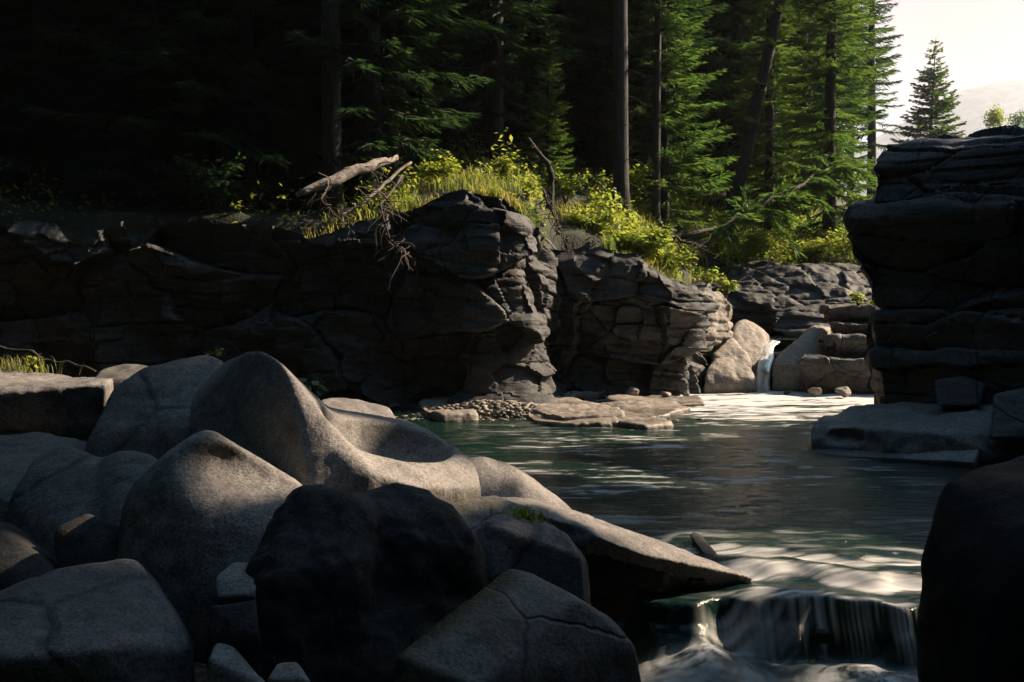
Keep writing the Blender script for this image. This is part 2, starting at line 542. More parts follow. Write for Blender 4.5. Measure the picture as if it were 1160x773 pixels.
mA = f_hull(pp((272, 662, 4.1), (285, 617, 4.2), (308, 577, 4.32), (336, 554, 4.42), (376, 552, 4.4), (411, 563, 4.38), (425, 600, 4.34), (330, 650, 4.0), (400, 640, 4.1), (440, 930, 4.05), (230, 930, 3.75), (258, 745, 3.9),
               (340, 565, 5.1), (430, 600, 5.0)), 0.02)
mB = f_hull(pp((404, 573, 4.5), (431, 557, 4.62), (480, 557, 4.64), (508, 572, 4.6), (539, 608, 4.52), (470, 620, 4.36), (560, 930, 4.35), (400, 930, 4.1), (440, 580, 5.4), (560, 625, 5.2)), 0.02)
mC = f_hull(pp((395, 720, 4.1), (430, 700, 4.2), (520, 690, 4.4), (530, 760, 4.2), (380, 800, 3.95), (400, 930, 3.9), (540, 930, 4.1), (440, 700, 4.8), (530, 710, 4.9)), 0.02)
mD = f_hull(pp((268, 720, 4.0), (300, 690, 4.05), (345, 720, 3.95), (360, 800, 3.85), (250, 820, 3.8), (250, 930, 3.7), (370, 930, 3.75), (300, 710, 4.5), (350, 740, 4.5)), 0.02)
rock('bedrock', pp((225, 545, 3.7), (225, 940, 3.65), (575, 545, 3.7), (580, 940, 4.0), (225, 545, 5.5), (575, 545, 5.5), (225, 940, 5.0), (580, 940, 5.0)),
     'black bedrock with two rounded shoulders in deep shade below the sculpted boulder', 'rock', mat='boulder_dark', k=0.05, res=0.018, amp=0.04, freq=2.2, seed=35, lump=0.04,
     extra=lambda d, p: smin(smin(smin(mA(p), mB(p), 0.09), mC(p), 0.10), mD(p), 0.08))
rock('block', pp((245, 652, 4.08), (262, 639, 4.18), (292, 641, 4.18), (287, 674, 3.98), (246, 676, 3.98), (280, 640, 4.58), (246, 800, 4.08), (290, 800, 4.08)),
     'small stone wedged beside the black bedrock, with a warm lit top', 'stone', k=0.012, res=0.012, amp=0.014, seed=37)
rock('block', pp((240, 690, 3.88), (288, 682, 3.93), (292, 720, 3.83), (240, 720, 3.83), (284, 700, 4.38), (230, 860, 3.78), (296, 860, 3.78)),
     'small dark stone under the wedged lit-top stone', 'stone', mat='boulder_dark', k=0.012, res=0.012, amp=0.014, seed=38)
rock('boulder', pp((232, 744, 3.7), (242, 726, 3.8), (264, 731, 3.8), (304, 776, 3.6), (320, 860, 3.6), (225, 860, 3.6), (272, 742, 4.2), (320, 800, 4.0)),
     'small smooth cobble at the bottom edge, nearer the bottom left boulder', 'stone', mat='boulder', k=0.02, res=0.012, amp=0.012, seed=41)
rock('boulder', pp((298, 767, 3.7), (312, 748, 3.8), (337, 746, 3.8), (356, 772, 3.7), (365, 860, 3.7), (290, 860, 3.7), (335, 758, 4.2)),
     'small rounded cobble at the bottom edge, below the black bedrock', 'stone', mat='boulder', k=0.02, res=0.012, amp=0.012, seed=42)
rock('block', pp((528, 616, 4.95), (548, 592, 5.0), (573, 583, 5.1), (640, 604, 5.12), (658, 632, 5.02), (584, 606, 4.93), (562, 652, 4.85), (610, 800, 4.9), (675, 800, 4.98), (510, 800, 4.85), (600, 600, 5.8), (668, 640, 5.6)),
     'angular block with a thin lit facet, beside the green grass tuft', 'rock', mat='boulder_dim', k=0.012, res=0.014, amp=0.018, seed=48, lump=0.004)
rock('boulder', pp((447, 742, 4.05), (577, 642, 4.7), (603, 647, 4.7), (656, 679, 4.5), (541, 778, 4.0), (691, 698, 4.62), (719, 732, 4.55), (430, 940, 4.0), (545, 940, 3.9), (760, 940, 4.5), (600, 690, 5.4), (710, 745, 5.2)),
     'sloping slab at the bottom centre with brown moss along its left side', 'rock', mat='boulder_mossy', k=0.02, res=0.014, amp=0.014, seed=51, lump=0.004, moss_line=(P(455, 736, 4.08), P(572, 648, 4.66), 0.09))
rock('boulder', pp((523, 520, 6.3), (545, 516, 6.4), (582, 529, 6.6), (612, 548, 6.6), (648, 578, 6.4), (600, 585, 6.15), (530, 560, 6.1), (520, 660, 6.1), (660, 660, 6.3), (580, 545, 7.3), (655, 590, 7.1)),
     'low rounded rock at the water edge right of the sculpted boulder, dark face', 'rock', k=0.04, res=0.018, amp=0.022, seed=54)
lip = [PZ(853, 655, -0.01), PZ(846, 664, -0.06), PZ(790, 653, 0.02), PZ(729, 628, 0.20), PZ(690, 612, 0.27), PZ(618, 584, 0.42), PZ(520, 572, 0.48)]
rim = [PZ(495, 556, 0.50), PZ(600, 563, 0.43), PZ(645, 576, 0.36), PZ(740, 611, 0.19), PZ(800, 636, 0.07)]
dz_ = np.array((0, 0.04, -0.11))
rock('rock_ledge', lip + rim + [q + dz_ for q in lip + rim],
     'long pale slab with a lit top edge, sloping into the water beside the rapids', 'rock', mat='boulder', k=0.012, res=0.012, amp=0.016, freq=2.6, seed=57, lump=0.006,
     extra=lambda d, p: smax(smax(d, -f_ell(PZ(655, 606, 0.33), (0.13, 0.12, 0.10))(p), 0.02), -f_ell(PZ(560, 583, 0.45), (0.12, 0.10, 0.10))(p), 0.02))
rock('rock_ledge', [q + np.array((0, 0.06, -0.09)) for q in lip] + [q + np.array((0, -0.02, -0.10)) for q in rim] + [P(520, 800, 5.6), P(620, 800, 5.55), P(730, 800, 5.6), P(845, 780, 5.8), P(860, 780, 6.2), P(600, 700, 6.6), P(800, 690, 6.4)],  # ledge face as separate stone, its shade put into a near-black colour
     'wet rock under the long pale slab beside the rapids, coloured black for the ledge shade', 'rock', mat='boulder_dark', k=0.012, res=0.016, amp=0.03, freq=2.2, seed=58, lump=0.02, blocks=0.06)
rock('block', pp((498, 563, 5.3), (560, 559, 5.7), (622, 582, 5.5), (650, 612, 5.25), (590, 625, 5.05), (525, 612, 5.05), (510, 800, 5.0), (660, 800, 5.15), (600, 600, 6.0)),
     'low mossy rock under the green grass tuft', 'rock', mat='boulder_mossy', k=0.03, res=0.018, amp=0.022, seed=60)
rock('boulder', pp((360, 454, 7.6), (372, 449, 7.9), (408, 452, 8.1), (440, 460, 8.0), (450, 473, 7.8), (440, 486, 7.6), (370, 474, 7.4), (380, 540, 7.6), (455, 540, 7.7), (380, 470, 8.7), (445, 480, 8.6)),
     'pale sunlit rock peeking out behind the sculpted boulder', 'rock', k=0.03, res=0.02, amp=0.02, seed=63)
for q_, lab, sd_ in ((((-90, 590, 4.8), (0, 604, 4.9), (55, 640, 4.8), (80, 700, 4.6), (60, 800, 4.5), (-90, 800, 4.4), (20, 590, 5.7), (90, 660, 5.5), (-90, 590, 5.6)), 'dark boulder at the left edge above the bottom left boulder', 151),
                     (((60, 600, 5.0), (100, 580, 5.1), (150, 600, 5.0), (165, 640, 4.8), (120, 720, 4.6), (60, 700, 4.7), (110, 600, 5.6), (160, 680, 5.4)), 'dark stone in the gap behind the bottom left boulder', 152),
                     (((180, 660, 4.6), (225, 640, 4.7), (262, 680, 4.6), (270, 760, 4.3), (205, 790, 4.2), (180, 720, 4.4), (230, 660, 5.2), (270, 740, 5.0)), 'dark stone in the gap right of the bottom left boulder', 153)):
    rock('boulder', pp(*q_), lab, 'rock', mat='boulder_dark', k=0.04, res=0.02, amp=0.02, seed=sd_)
M['boulder_black'] = rock_material('black_stone', (0.008, 0.008, 0.009), (0.018, 0.018, 0.019), grain=60, bump=0.3, wet=0.0, spec=0.06)  # near-black colour throughout, almost no gloss
rock('boulder', pp((-90, 505, 6.7), (40, 486, 6.9), (105, 500, 6.6), (120, 540, 6.2), (60, 560, 5.9), (-90, 600, 5.8), (-90, 760, 5.6), (110, 760, 5.7), (60, 500, 7.4), (-90, 510, 7.4), (120, 560, 7.2)),
     'dark sloping rock below the pale ledge at the left edge', 'rock', mat='boulder_dim', k=0.04, res=0.022, amp=0.03, seed=156)
# big black boulder at the right edge, close to the camera
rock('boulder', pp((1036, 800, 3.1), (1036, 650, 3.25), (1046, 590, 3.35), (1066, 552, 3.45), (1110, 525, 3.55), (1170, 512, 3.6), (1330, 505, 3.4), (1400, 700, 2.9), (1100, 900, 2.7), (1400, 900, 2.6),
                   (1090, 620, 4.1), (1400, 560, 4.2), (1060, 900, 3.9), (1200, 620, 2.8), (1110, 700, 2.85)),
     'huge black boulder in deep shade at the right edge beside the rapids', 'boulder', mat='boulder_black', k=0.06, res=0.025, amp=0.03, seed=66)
rock('stone', pp((782, 606, 6.5), (786, 603, 6.55), (793, 606, 6.55), (812, 628, 6.2), (808, 634, 6.15), (796, 626, 6.2), (800, 640, 6.3), (815, 640, 6.5), (790, 625, 6.6)),
     'small upright shard of stone splashed by water at the head of the rapids', 'stone', mat='boulder_dark', k=0.006, res=0.007, amp=0.004, seed=68)
rock('boulder', [np.array(q) for q in ((1.05, 5.66, -0.13), (1.75, 5.62, -0.12), (2.6, 5.52, -0.12), (2.6, 5.34, -0.22), (1.75, 5.42, -0.24), (1.05, 5.52, -0.24), (1.0, 5.40, -1.1), (2.6, 5.30, -1.1), (1.1, 6.3, -0.2), (2.6, 6.3, -0.2), (1.1, 6.3, -1), (2.6, 6.3, -1))],
     'dark wet rock step that the rapids pour over', 'rock', mat='boulder_dark', k=0.02, res=0.016, amp=0.02, seed=69)

# ---- right hand layered cliff: courses of rock over a pale slab
cl = empty('rock_cliff', tuple(P(1080, 480, 12.0)), label='dark layered rock cliff overhanging the pool on the right', cat='cliff')
bpy.context.view_layer.update()


def layer(pts, seed, **kw):
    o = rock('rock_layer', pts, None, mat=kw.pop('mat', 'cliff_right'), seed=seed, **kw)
    o.data.set_sharp_from_angle(angle=R(32))
    o.parent = cl
    o.matrix_parent_inverse = Matrix.Translation(-Vector(cl.location))
    return o


layer(pp((984, 190, 12.2), (1003, 163, 12.4), (1060, 152, 12.2), (1160, 148, 11.2), (1300, 140, 10.4), (1300, 245, 10.2), (1160, 238, 11.0), (985, 236, 12.1),
         (1050, 160, 12.6), (1300, 150, 12.9), (1050, 240, 12.6), (1300, 240, 12.9), (1015, 200, 12.55)), 71, k=0.03, res=0.03, amp=0.06, freq=0.8, strata=0.03, sheight=0.2, lump=0.08, blocks=0.14)
layer(pp((952, 250, 12.1), (962, 236, 12.3), (1060, 225, 11.6), (1300, 225, 10.2), (1300, 352, 10.2), (1120, 350, 11.2), (990, 352, 12.0), (955, 300, 12.1),
         (1000, 240, 12.5), (1300, 230, 13.0), (1010, 350, 12.5), (1300, 350, 13.1)), 72, k=0.03, res=0.03, amp=0.07, freq=0.7, strata=0.025, sheight=0.3, lump=0.10, blocks=0.20)
layer(pp((985, 352, 11.9), (1000, 345, 12.2), (1120, 345, 10.9), (1300, 345, 9.9), (1300, 410, 9.8), (1100, 405, 11.0), (990, 402, 11.9), (990, 350, 13.0), (1300, 350, 13.4), (990, 405, 13.0), (1300, 405, 13.4)),
      73, k=0.03, res=0.03, amp=0.06, freq=1.0, strata=0.02, lump=0.08, blocks=0.16)
layer(pp((992, 402, 11.7), (1100, 400, 11.0), (1300, 400, 9.8), (1300, 470, 9.8), (1100, 470, 10.9), (998, 468, 11.6), (992, 430, 11.7), (1000, 402, 13.8), (1300, 402, 14.2), (1000, 470, 13.8), (1300, 470, 14.2)),
      74, k=0.03, res=0.03, amp=0.08, freq=1.1, strata=0.02, blocks=0.16)
# fallen blocks on the ledge at the foot of the cliff
rock('block', pp((1060, 432, 10.7), (1090, 428, 10.9), (1115, 436, 10.7), (1110, 460, 10.5), (1062, 460, 10.5), (1090, 440, 11.4), (1070, 455, 11.3)), 'dark fallen block at the cliff foot on the slab', 'rock', mat='cliff_right', k=0.02, res=0.02, amp=0.015, seed=75)
rock('block', pp((1125, 445, 9.9), (1180, 436, 10.1), (1230, 445, 9.7), (1220, 500, 9.4), (1120, 500, 9.5), (1200, 450, 10.6), (1130, 470, 10.5)), 'dark block at the right edge on top of the pale slab', 'rock', mat='cliff_right', k=0.03, res=0.025, amp=0.02, seed=76)
rock('rock_slab', pp((917, 500, 10.7), (919, 482, 10.9), (932, 468, 11.2), (985, 458, 11.9), (1060, 455, 11.6), (1142, 456, 10.9), (1200, 460, 10.4), (1140, 490, 9.9), (1062, 494, 9.9), (1000, 488, 10.2), (950, 484, 10.5),
                     (922, 530, 10.6), (1010, 535, 10.0), (1200, 540, 9.6), (1000, 480, 12.5), (1200, 480, 12.0)),
     'pale flat rock slab jutting over the pool below the layered cliff', 'rock', mat='slab', k=0.03, res=0.018, amp=0.045, freq=1.6, seed=78, lump=0.05,
     extra=lambda d, p: smax(d, -f_ell(P(948, 496, 10.35), (0.30, 0.25, 0.10))(p), 0.03))
rock('rock_slab', pp((902, 513, 10.5), (930, 506, 10.7), (985, 506, 10.4), (1060, 502, 10.1), (1112, 505, 9.8), (1105, 522, 9.4), (1000, 516, 9.9), (940, 516, 10.3), (905, 540, 10.4), (1110, 545, 9.4), (1100, 530, 11), (930, 530, 11)),
     'low wet rock shelf at the waterline under the pale slab', 'rock', mat='slab', k=0.02, res=0.02, amp=0.02, seed=79)

# ---- waterfall rocks
rock('boulder', pp((802, 440, 17.1), (808, 426, 17.2), (825, 420, 17.3), (845, 421, 17.3), (851, 434, 17.1), (852, 447, 17.0), (800, 450, 17.0), (830, 440, 17.9), (850, 450, 17.7)),
     'round boulder at the foot of the small waterfall, left side', 'boulder', mat='shelf', k=0.05, res=0.03, amp=0.02, seed=81)
rock('waterfall_rock', pp((834, 364, 18.7), (846, 360, 18.9), (862, 370, 18.8), (870, 390, 18.2), (867, 404, 17.8), (850, 412, 17.6), (830, 396, 17.9), (826, 378, 18.3), (846, 365, 20.0), (872, 380, 19.6), (868, 450, 17.7), (830, 450, 17.9)),
     'smooth tan rock lobe right beside the top of the small waterfall', 'rock', mat='shelf', k=0.10, res=0.022, amp=0.04, freq=1.5, seed=83, lump=0.05)
rock('waterfall_rock', pp((806, 404, 17.5), (812, 388, 17.9), (826, 378, 18.2), (840, 394, 17.8), (850, 410, 17.5), (832, 418, 17.3), (810, 416, 17.3), (815, 392, 19.0), (845, 400, 18.8), (852, 450, 17.5), (806, 450, 17.4)),
     'smooth tan rock lobe in the middle of the sunlit group left of the waterfall', 'rock', mat='shelf', k=0.10, res=0.022, amp=0.04, freq=1.5, seed=84, lump=0.05)
rock('waterfall_rock', pp((796, 424, 17.0), (803, 410, 17.2), (818, 403, 17.5), (846, 413, 17.4), (855, 428, 17.1), (830, 432, 16.95), (800, 434, 16.9), (820, 408, 18.4), (850, 420, 18.2), (856, 456, 17.1), (796, 456, 16.9)),
     'lowest smooth tan rock lobe of the sunlit group left of the waterfall', 'rock', mat='shelf', k=0.10, res=0.022, amp=0.04, freq=1.5, seed=82, lump=0.05)
rock('waterfall_rock', pp((874, 412, 17.4), (892, 402, 17.9), (908, 386, 18.6), (924, 368, 19.3), (936, 368, 19.4), (940, 420, 17.4), (930, 455, 17.2), (874, 455, 17.4), (940, 375, 20.0), (890, 402, 19.4), (905, 412, 17.3)),
     'smooth curved sunlit rock right of the small waterfall', 'rock', mat='shelf', k=0.06, res=0.03, amp=0.05, freq=1.6, seed=85)
rock('waterfall_rock', pp((858, 414, 17.85), (880, 414, 17.85), (900, 416, 17.7), (900, 455, 17.5), (850, 455, 17.6), (860, 410, 18.6), (890, 410, 18.6)),
     'dark wet rock wall behind the falling water', 'rock', mat='boulder_dark', k=0.03, res=0.03, amp=0.03, seed=86)
sb_ = empty('stepped_rock', tuple(P(975, 440, 17.4)), label='stepped rock block with small plants on top, right of the small waterfall', cat='rock')
bpy.context.view_layer.update()
for k_, (xl_, yt_, yb_, d_) in enumerate(((930, 345, 367, 17.95), (943, 365, 386, 17.6), (928, 383, 410, 17.3), (906, 407, 458, 16.95))):
    o = rock('rock_layer', pp((xl_, yt_ + 3, d_), (xl_ + 20, yt_, d_ + 0.1), (985, yt_ + (k_ % 2) * 3, d_ - 0.15), (1050, yt_ + 1, d_ - 0.4), (1050, yb_, d_ - 0.4), (985, yb_, d_ - 0.1), (xl_ + 6, yb_, d_ + 0.05),
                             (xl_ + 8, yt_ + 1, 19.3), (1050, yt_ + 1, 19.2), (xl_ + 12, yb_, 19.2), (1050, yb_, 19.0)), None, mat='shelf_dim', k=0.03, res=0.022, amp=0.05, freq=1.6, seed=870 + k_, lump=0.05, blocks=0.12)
    o.data.set_sharp_from_angle(angle=R(35))
    o.parent = sb_; o.matrix_parent_inverse = Matrix.Translation(-Vector(sb_.location))
rock('boulder', pp((770, 345, 17.6), (790, 332, 18.1), (815, 330, 18.3), (830, 345, 18.1), (828, 385, 17.7), (790, 395, 17.3), (768, 390, 17.3), (800, 340, 19.2), (830, 370, 19.0)),
     'blocky rock with a sunlit top above the left waterfall rock', 'rock', mat='shelf', k=0.03, res=0.03, amp=0.06, freq=1.5, seed=91, strata=0.06)
# upstream shelf
rock('rock_shelf', pp((772, 318, 21.5), (800, 304, 22.0), (860, 300, 22.4), (985, 303, 22.6), (1060, 305, 22.6), (1060, 345, 21.4), (930, 338, 21.3), (860, 340, 21.2), (790, 345, 21.0), (780, 380, 21.0), (1060, 380, 21.2), (800, 310, 24.5), (1060, 306, 24.5)),
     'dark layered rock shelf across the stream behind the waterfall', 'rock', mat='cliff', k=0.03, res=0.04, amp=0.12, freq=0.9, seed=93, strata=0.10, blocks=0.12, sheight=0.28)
rock('rock_shelf', pp((880, 352, 20.2), (930, 345, 20.5), (1000, 342, 20.6), (1000, 385, 19.8), (900, 385, 19.8), (870, 372, 19.9), (930, 350, 21.4), (1000, 350, 21.4)),
     'lower dark rock step under the upstream shelf', 'rock', mat='cliff', k=0.03, res=0.04, amp=0.08, freq=1.0, seed=94, strata=0.08)

# ---- low sunlit rocks and gravel bar at the foot of the left cliff
bar = [
    ((584, 452), (610, 444), (650, 452), (700, 462), (705, 470), (640, 472), (590, 462), 0.09, 'pale low rock on the bar below the dark cliff nose'),
    ((655, 462), (700, 455), (760, 456), (782, 462), (740, 470), (668, 472), (650, 468), 0.06, 'longest flat pale rock of the sunlit bar'),
    ((600, 466), (640, 462), (690, 468), (700, 478), (650, 480), (606, 476), (598, 470), 0.05, 'nearest flat pale rock of the sunlit bar, at the waterline'),
    ((690, 449), (740, 446), (790, 449), (800, 455), (750, 458), (700, 456), (688, 452), 0.06, 'thin grey flat rock farthest along the sunlit bar'),
    ((628, 441), (650, 437), (685, 438), (690, 443), (660, 447), (632, 446), (626, 443), 0.09, 'narrow flat stone close against the buttress foot'),
    ((480, 452), (505, 447), (535, 458), (540, 468), (500, 470), (478, 462), (476, 456), 0.10, 'dim sloping rock at the left end of the gravel bar'),
    ((700, 473), (730, 470), (755, 474), (760, 481), (730, 484), (705, 481), (698, 477), 0.03, 'half drowned flat rock just off the sunlit bar'),
]
for i, b in enumerate(bar):
    top = [PZ(x, y, b[-2]) for x, y in b[:-2]]
    pts = top + [q + np.array((0, 0, -0.4)) + 0.1 * (q - np.mean(top, axis=0)) for q in top]
    rock('flat_rock', pts, b[-1], 'rock', mat='shelf', k=0.02, res=0.025, amp=0.05, freq=1.6, seed=100 + i, group='flat rocks on the sunlit bar')

# ------------------------------------------------------------------ cliffs on the left bank, swept along the bank line
BANK = np.array([(-60, 10), (-20, 12.6), (-9, 14.3), (-5, 15.0), (-1.2, 15.3), (-0.4, 15.0), (0.15, 15.1), (0.55, 15.5), (0.8, 16.6), (3.0, 17.2), (3.6, 19.3), (4.2, 21.6), (8, 22.6), (15, 23.2), (60, 25)], float)
TOPX = np.array([(-60, 4), (-20, 3.4), (-9, 2.6), (-5, 2.75), (-3, 2.55), (-1.8, 3.0), (-0.8, 3.2), (-0.1, 3.12), (0.35, 2.8), (0.75, 2.4), (1.2, 2.45), (2.0, 2.25), (2.7, 1.9), (3.3, 1.55), (4.2, 2.15), (60, 2.4)], float)


def bank_y(x): return np.interp(x, BANK[:, 0], BANK[:, 1])
def bank_top(x): return np.interp(x, TOPX[:, 0], TOPX[:, 1])


def cliff(name, plan, label, seed, z0=-0.6, du=0.03, top=None, lean=0.2, sb=0.05, blk=0.36, undercut=0.0):
    plan = np.asarray(plan, float)
    seg = np.hypot(*np.diff(plan, axis=0).T); s = np.concatenate(([0], np.cumsum(seg)))
    n = int(s[-1] / du)
    u = np.linspace(0, s[-1], n)
    X, Y = np.interp(u, s, plan[:, 0]), np.interp(u, s, plan[:, 1])
    for _ in range(int(0.35 / du)):
        X[1:-1] = (X[:-2] + 2 * X[1:-1] + X[2:]) / 4; Y[1:-1] = (Y[:-2] + 2 * Y[1:-1] + Y[2:]) / 4
    tx, ty = np.gradient(X), np.gradient(Y); l = np.hypot(tx, ty); tx, ty = tx / l, ty / l
    nx, ny = ty, -tx                       # outward, towards the stream
    zt = (bank_top(X) if top is None else np.interp(u, *top)) + 0.22 * fbm(np.stack((u * 0.9, u * 0, u * 0 + seed), 1), 4, seed, 0.6)
    nv = int(4.0 / du)
    rows = []
    vv = np.linspace(0, 1, nv)
    V = np.zeros((nv + 14, n, 3))
    for j in range(nv + 14):
        if j < nv:
            z = z0 + (zt - z0) * vv[j]
            o = lean * (1 - vv[j])
            o = o - undercut * np.exp(-((z - 0.35) / 0.45) ** 2)
            fade = 1 - 0.6 * sstep(0.93, 1.0, vv[j])
        else:
            q = (j - nv + 1) / 14.0
            z = zt - 0.12 * q - 0.45 * q * q
            o = -1.5 * q ** 1.1 - 0.02
            fade = 0.4 * (1 - q)
        p3 = np.stack((X, Y, z + 0 * X), 1)
        tilt = z + 0.07 * u + 0.35 * fbm(p3 * 0.45, 2, seed + 1)
        zz = tilt / 0.33; zz = zz + 0.4 * np.sin(zz * 1.3 + seed)
        i = np.floor(zz); f = zz - i
        st = sb * ((hash1(i, seed) - 0.5) - 0.55 * np.exp(-(np.minimum(f, 1 - f) / 0.10) ** 2))
        id1, e1 = voronoi2(u / 1.35 + 0.45 * fbm(p3 * 0.9, 3, seed + 2), tilt / 0.95, seed + 5, 1.8)
        id2, e2 = voronoi2(u / 0.42 + 0.2 * fbm(p3 * 2.2, 2, seed + 4), tilt / 0.36, seed + 6, 2.0)
        bl = 1.25 * blk * ((id1 - 0.5) - 0.12 * np.exp(-(e1 / 0.025) ** 2)) + 0.30 * blk * ((id2 - 0.5) - 0.12 * np.exp(-(e2 / 0.03) ** 2))
        dsp = fade * (st + bl) + fade * 0.30 * fbm(p3 * 0.5, 2, seed + 8) + fade * 0.10 * fbm(p3 * np.array((1.6, 1.6, 2.6)), 5, seed + 9, 0.62)
        oo = o + dsp
        V[j, :, 0] = X + nx * oo; V[j, :, 1] = Y + ny * oo
        V[j, :, 2] = z + (0.05 * fbm(p3 * 2 + 7, 3, seed + 11) if j >= nv else 0)
    m = nv + 14
    a = np.arange(m * n).reshape(m, n)
    F = np.stack((a[:-1, :-1], a[:-1, 1:], a[1:, 1:], a[1:, :-1]), -1).reshape(-1, 4)
    V = V.reshape(-1, 3)
    c = np.array((X.mean(), Y.mean(), 0.0))
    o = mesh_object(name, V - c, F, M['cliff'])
    o.data.set_sharp_from_angle(angle=R(32))
    o.location = c
    return tag(o, label, 'cliff')


cliff('rock_cliff', [(-26, 12.0), (-20, 12.4), (-9, 14.1), (-6.5, 14.5), (-5, 14.65), (-3.4, 14.85), (-2.2, 14.95), (-1.2, 14.95), (-0.4, 14.75), (0.15, 14.85), (0.50, 15.25), (0.75, 16.0), (0.9, 17.6)],
      'tall dark cliff across the left of the stream, grass growing along its top edge', 131, undercut=0.12, du=0.027)
cliff('rock_cliff', [(-0.4, 16.9), (0.6, 16.6), (1.3, 16.45), (2.2, 16.5), (2.95, 16.65), (3.3, 17.4), (3.7, 19.0), (4.1, 21.0)],
      'broken blocky rock buttress between the dark cliff and the waterfall', 137, du=0.028, lean=0.12, blk=0.46, sb=0.05)

# ------------------------------------------------------------------ terrain, one sheet to the horizon
def terrain_z(x, y):
    x = np.asarray(x, float); y = np.asarray(y, float)
    p = np.stack((x, y, 0 * x), -1).reshape(-1, 3)
    n = fbm(p * 0.5, 4, 201).reshape(x.shape); nb = fbm(p * 0.02, 4, 205).reshape(x.shape)
    nf = fbm(p * 2.5, 3, 203).reshape(x.shape)
    bed = np.where(y > 18.0, 0.62, np.where(y < 5.3, -0.75, -0.32 - 0.35 * sstep(12.0, 9, y) + 0.17 * sstep(3.2, 2.0, x) * sstep(9.6, 11, y))) + 0.07 * n + 0.03 * nf
    bed = bed + 0.36 * np.exp(-((x + 0.3) / 1.3) ** 2 - ((y - 13.9) / 0.55) ** 2)
    # left bank and the wooded slope
    dy = y - bank_y(x)
    w = sstep(0.45, 1.05, dy)
    keep = 1 - sstep(0.27, 0.36, x / np.maximum(y, 1.0)) * sstep(26, 40, y)
    slope = (0.24 + 0.12 * sstep(0.0, 1.0, x) * sstep(6.0, 4.0, x)) * np.clip(dy, 0, 7) + 0.40 * np.clip(dy - 7, 0, 30) * keep + 0.42 * np.clip(dy - 37, 0, 120) * keep
    far = -0.02 * np.clip(dy - 5, 0, 60) * (1 - keep)
    bank = bank_top(x) - 0.05 + slope + far + 0.18 * n + 0.04 * nf + 3 * nb * sstep(20, 80, dy)
    z = bed * (1 - w) + bank * w
    # near left rocks
    xl = np.interp(y, [-5, 0, 4, 5.2, 6.4, 8, 10, 13], [1.0, 0.9, 0.75, 0.5, -0.3, -1.5, -3.6, -6.5])
    near = -0.12 + 0.15 * np.clip(-x - 0.6, 0, 5) + 0.12 * np.clip(y - 4.8, 0, 3) + 0.08 * n + 0.03 * nf
    near = near + 0.5 * np.clip(-x - 8, 0, 20)
    wl_ = sstep(0.35, -0.35, x - xl) * (1 - sstep(10, 13, y - 0.0 * x)) 
    z = np.maximum(z, near * wl_ - 2 * (1 - wl_)) if True else z
    # right bank and the high valley side beyond it
    xr = np.interp(y, [-5, 0, 4, 6, 9, 10, 14.5, 15.5], [1.0, 1.2, 2.3, 3.2, 4.9, 5.3, 5.1, 6.5])
    rb = -0.3 + 1.15 * np.clip(x - xr, 0, 2.9) + 0.25 * np.clip(x - xr - 2.9, 0, 40) + 0.2 * n
    wr = sstep(0.0, 0.5, x - xr) * (1 - sstep(14.0, 15.2, y))
    z = np.maximum(z, rb * wr - 2 * (1 - wr))
    # unseen slope added behind the camera to block sky light
    z = np.maximum(z, -0.4 + 0.45 * np.clip(-y - 2.5, 0, 22) + 0.3 * n - 3 * sstep(0, -2, -y - 1) * 0)
    return z


def axis_points(a, b, step, far):
    mid = np.arange(a, b + 1e-6, step)
    g, s, lo = [], step, a
    while lo > -far: s *= 1.16; lo -= s; g.append(lo)
    h, s, hi = [], step, b
    while hi < far: s *= 1.16; hi += s; h.append(hi)
    return np.concatenate((g[::-1], mid, h))


gx, gy = axis_points(-12, 13, 0.11, 2600), axis_points(-4, 36, 0.13, 2600)
GX, GY = np.meshgrid(gx, gy)
GZ = terrain_z(GX, GY)
GZ = np.where(np.hypot(GX, GY) > 250, np.minimum(GZ, 40), GZ)
a = np.arange(GX.size).reshape(GX.shape)
F = np.stack((a[:-1, :-1], a[:-1, 1:], a[1:, 1:], a[1:, :-1]), -1).reshape(-1, 4)
m, nt, bs, out = new_mat('forest_soil')
geo = N(nt, 'ShaderNodeNewGeometry')
n1 = N(nt, 'ShaderNodeTexNoise', Scale=1.5, Detail=6.0); n2 = N(nt, 'ShaderNodeTexNoise', Scale=28.0, Detail=4.0)
for n_ in (n1, n2): nt.links.new(geo.outputs['Position'], n_.inputs['Vector'])
soil = ramp(nt, n1.outputs['Fac'], [(0.35, (0.016, 0.016, 0.011)), (0.55, (0.018, 0.030, 0.012)), (0.7, (0.045, 0.040, 0.024))])
sep = N(nt, 'ShaderNodeSeparateXYZ'); nt.links.new(geo.outputs['Position'], sep.inputs[0])
bedc = ramp(nt, n2.outputs['Fac'], [(0.35, (0.07, 0.055, 0.03)), (0.6, (0.20, 0.155, 0.085)), (0.75, (0.30, 0.24, 0.15))])
c = mixc(nt, maprange(nt, sep.outputs[2], 0.05, 0.35), bedc, soil)
c = mixc(nt, 0.6, c, ramp(nt, n2.outputs['Fac'], [(0.35, (0.6,) * 3), (0.7, (1.15,) * 3)]), 'MULTIPLY')
nt.links.new(c, bs.inputs['Base Color']); bs.inputs['Roughness'].default_value = 0.9
bp = N(nt, 'ShaderNodeBump', Strength=0.7, Distance=0.05); nt.links.new(n2.outputs['Fac'], bp.inputs['Height']); nt.links.new(bp.outputs[0], bs.inputs['Normal'])
M['soil'] = m
tag(mesh_object('ground', np.stack((GX, GY, GZ), -1).reshape(-1, 3), F, m), kind='structure')

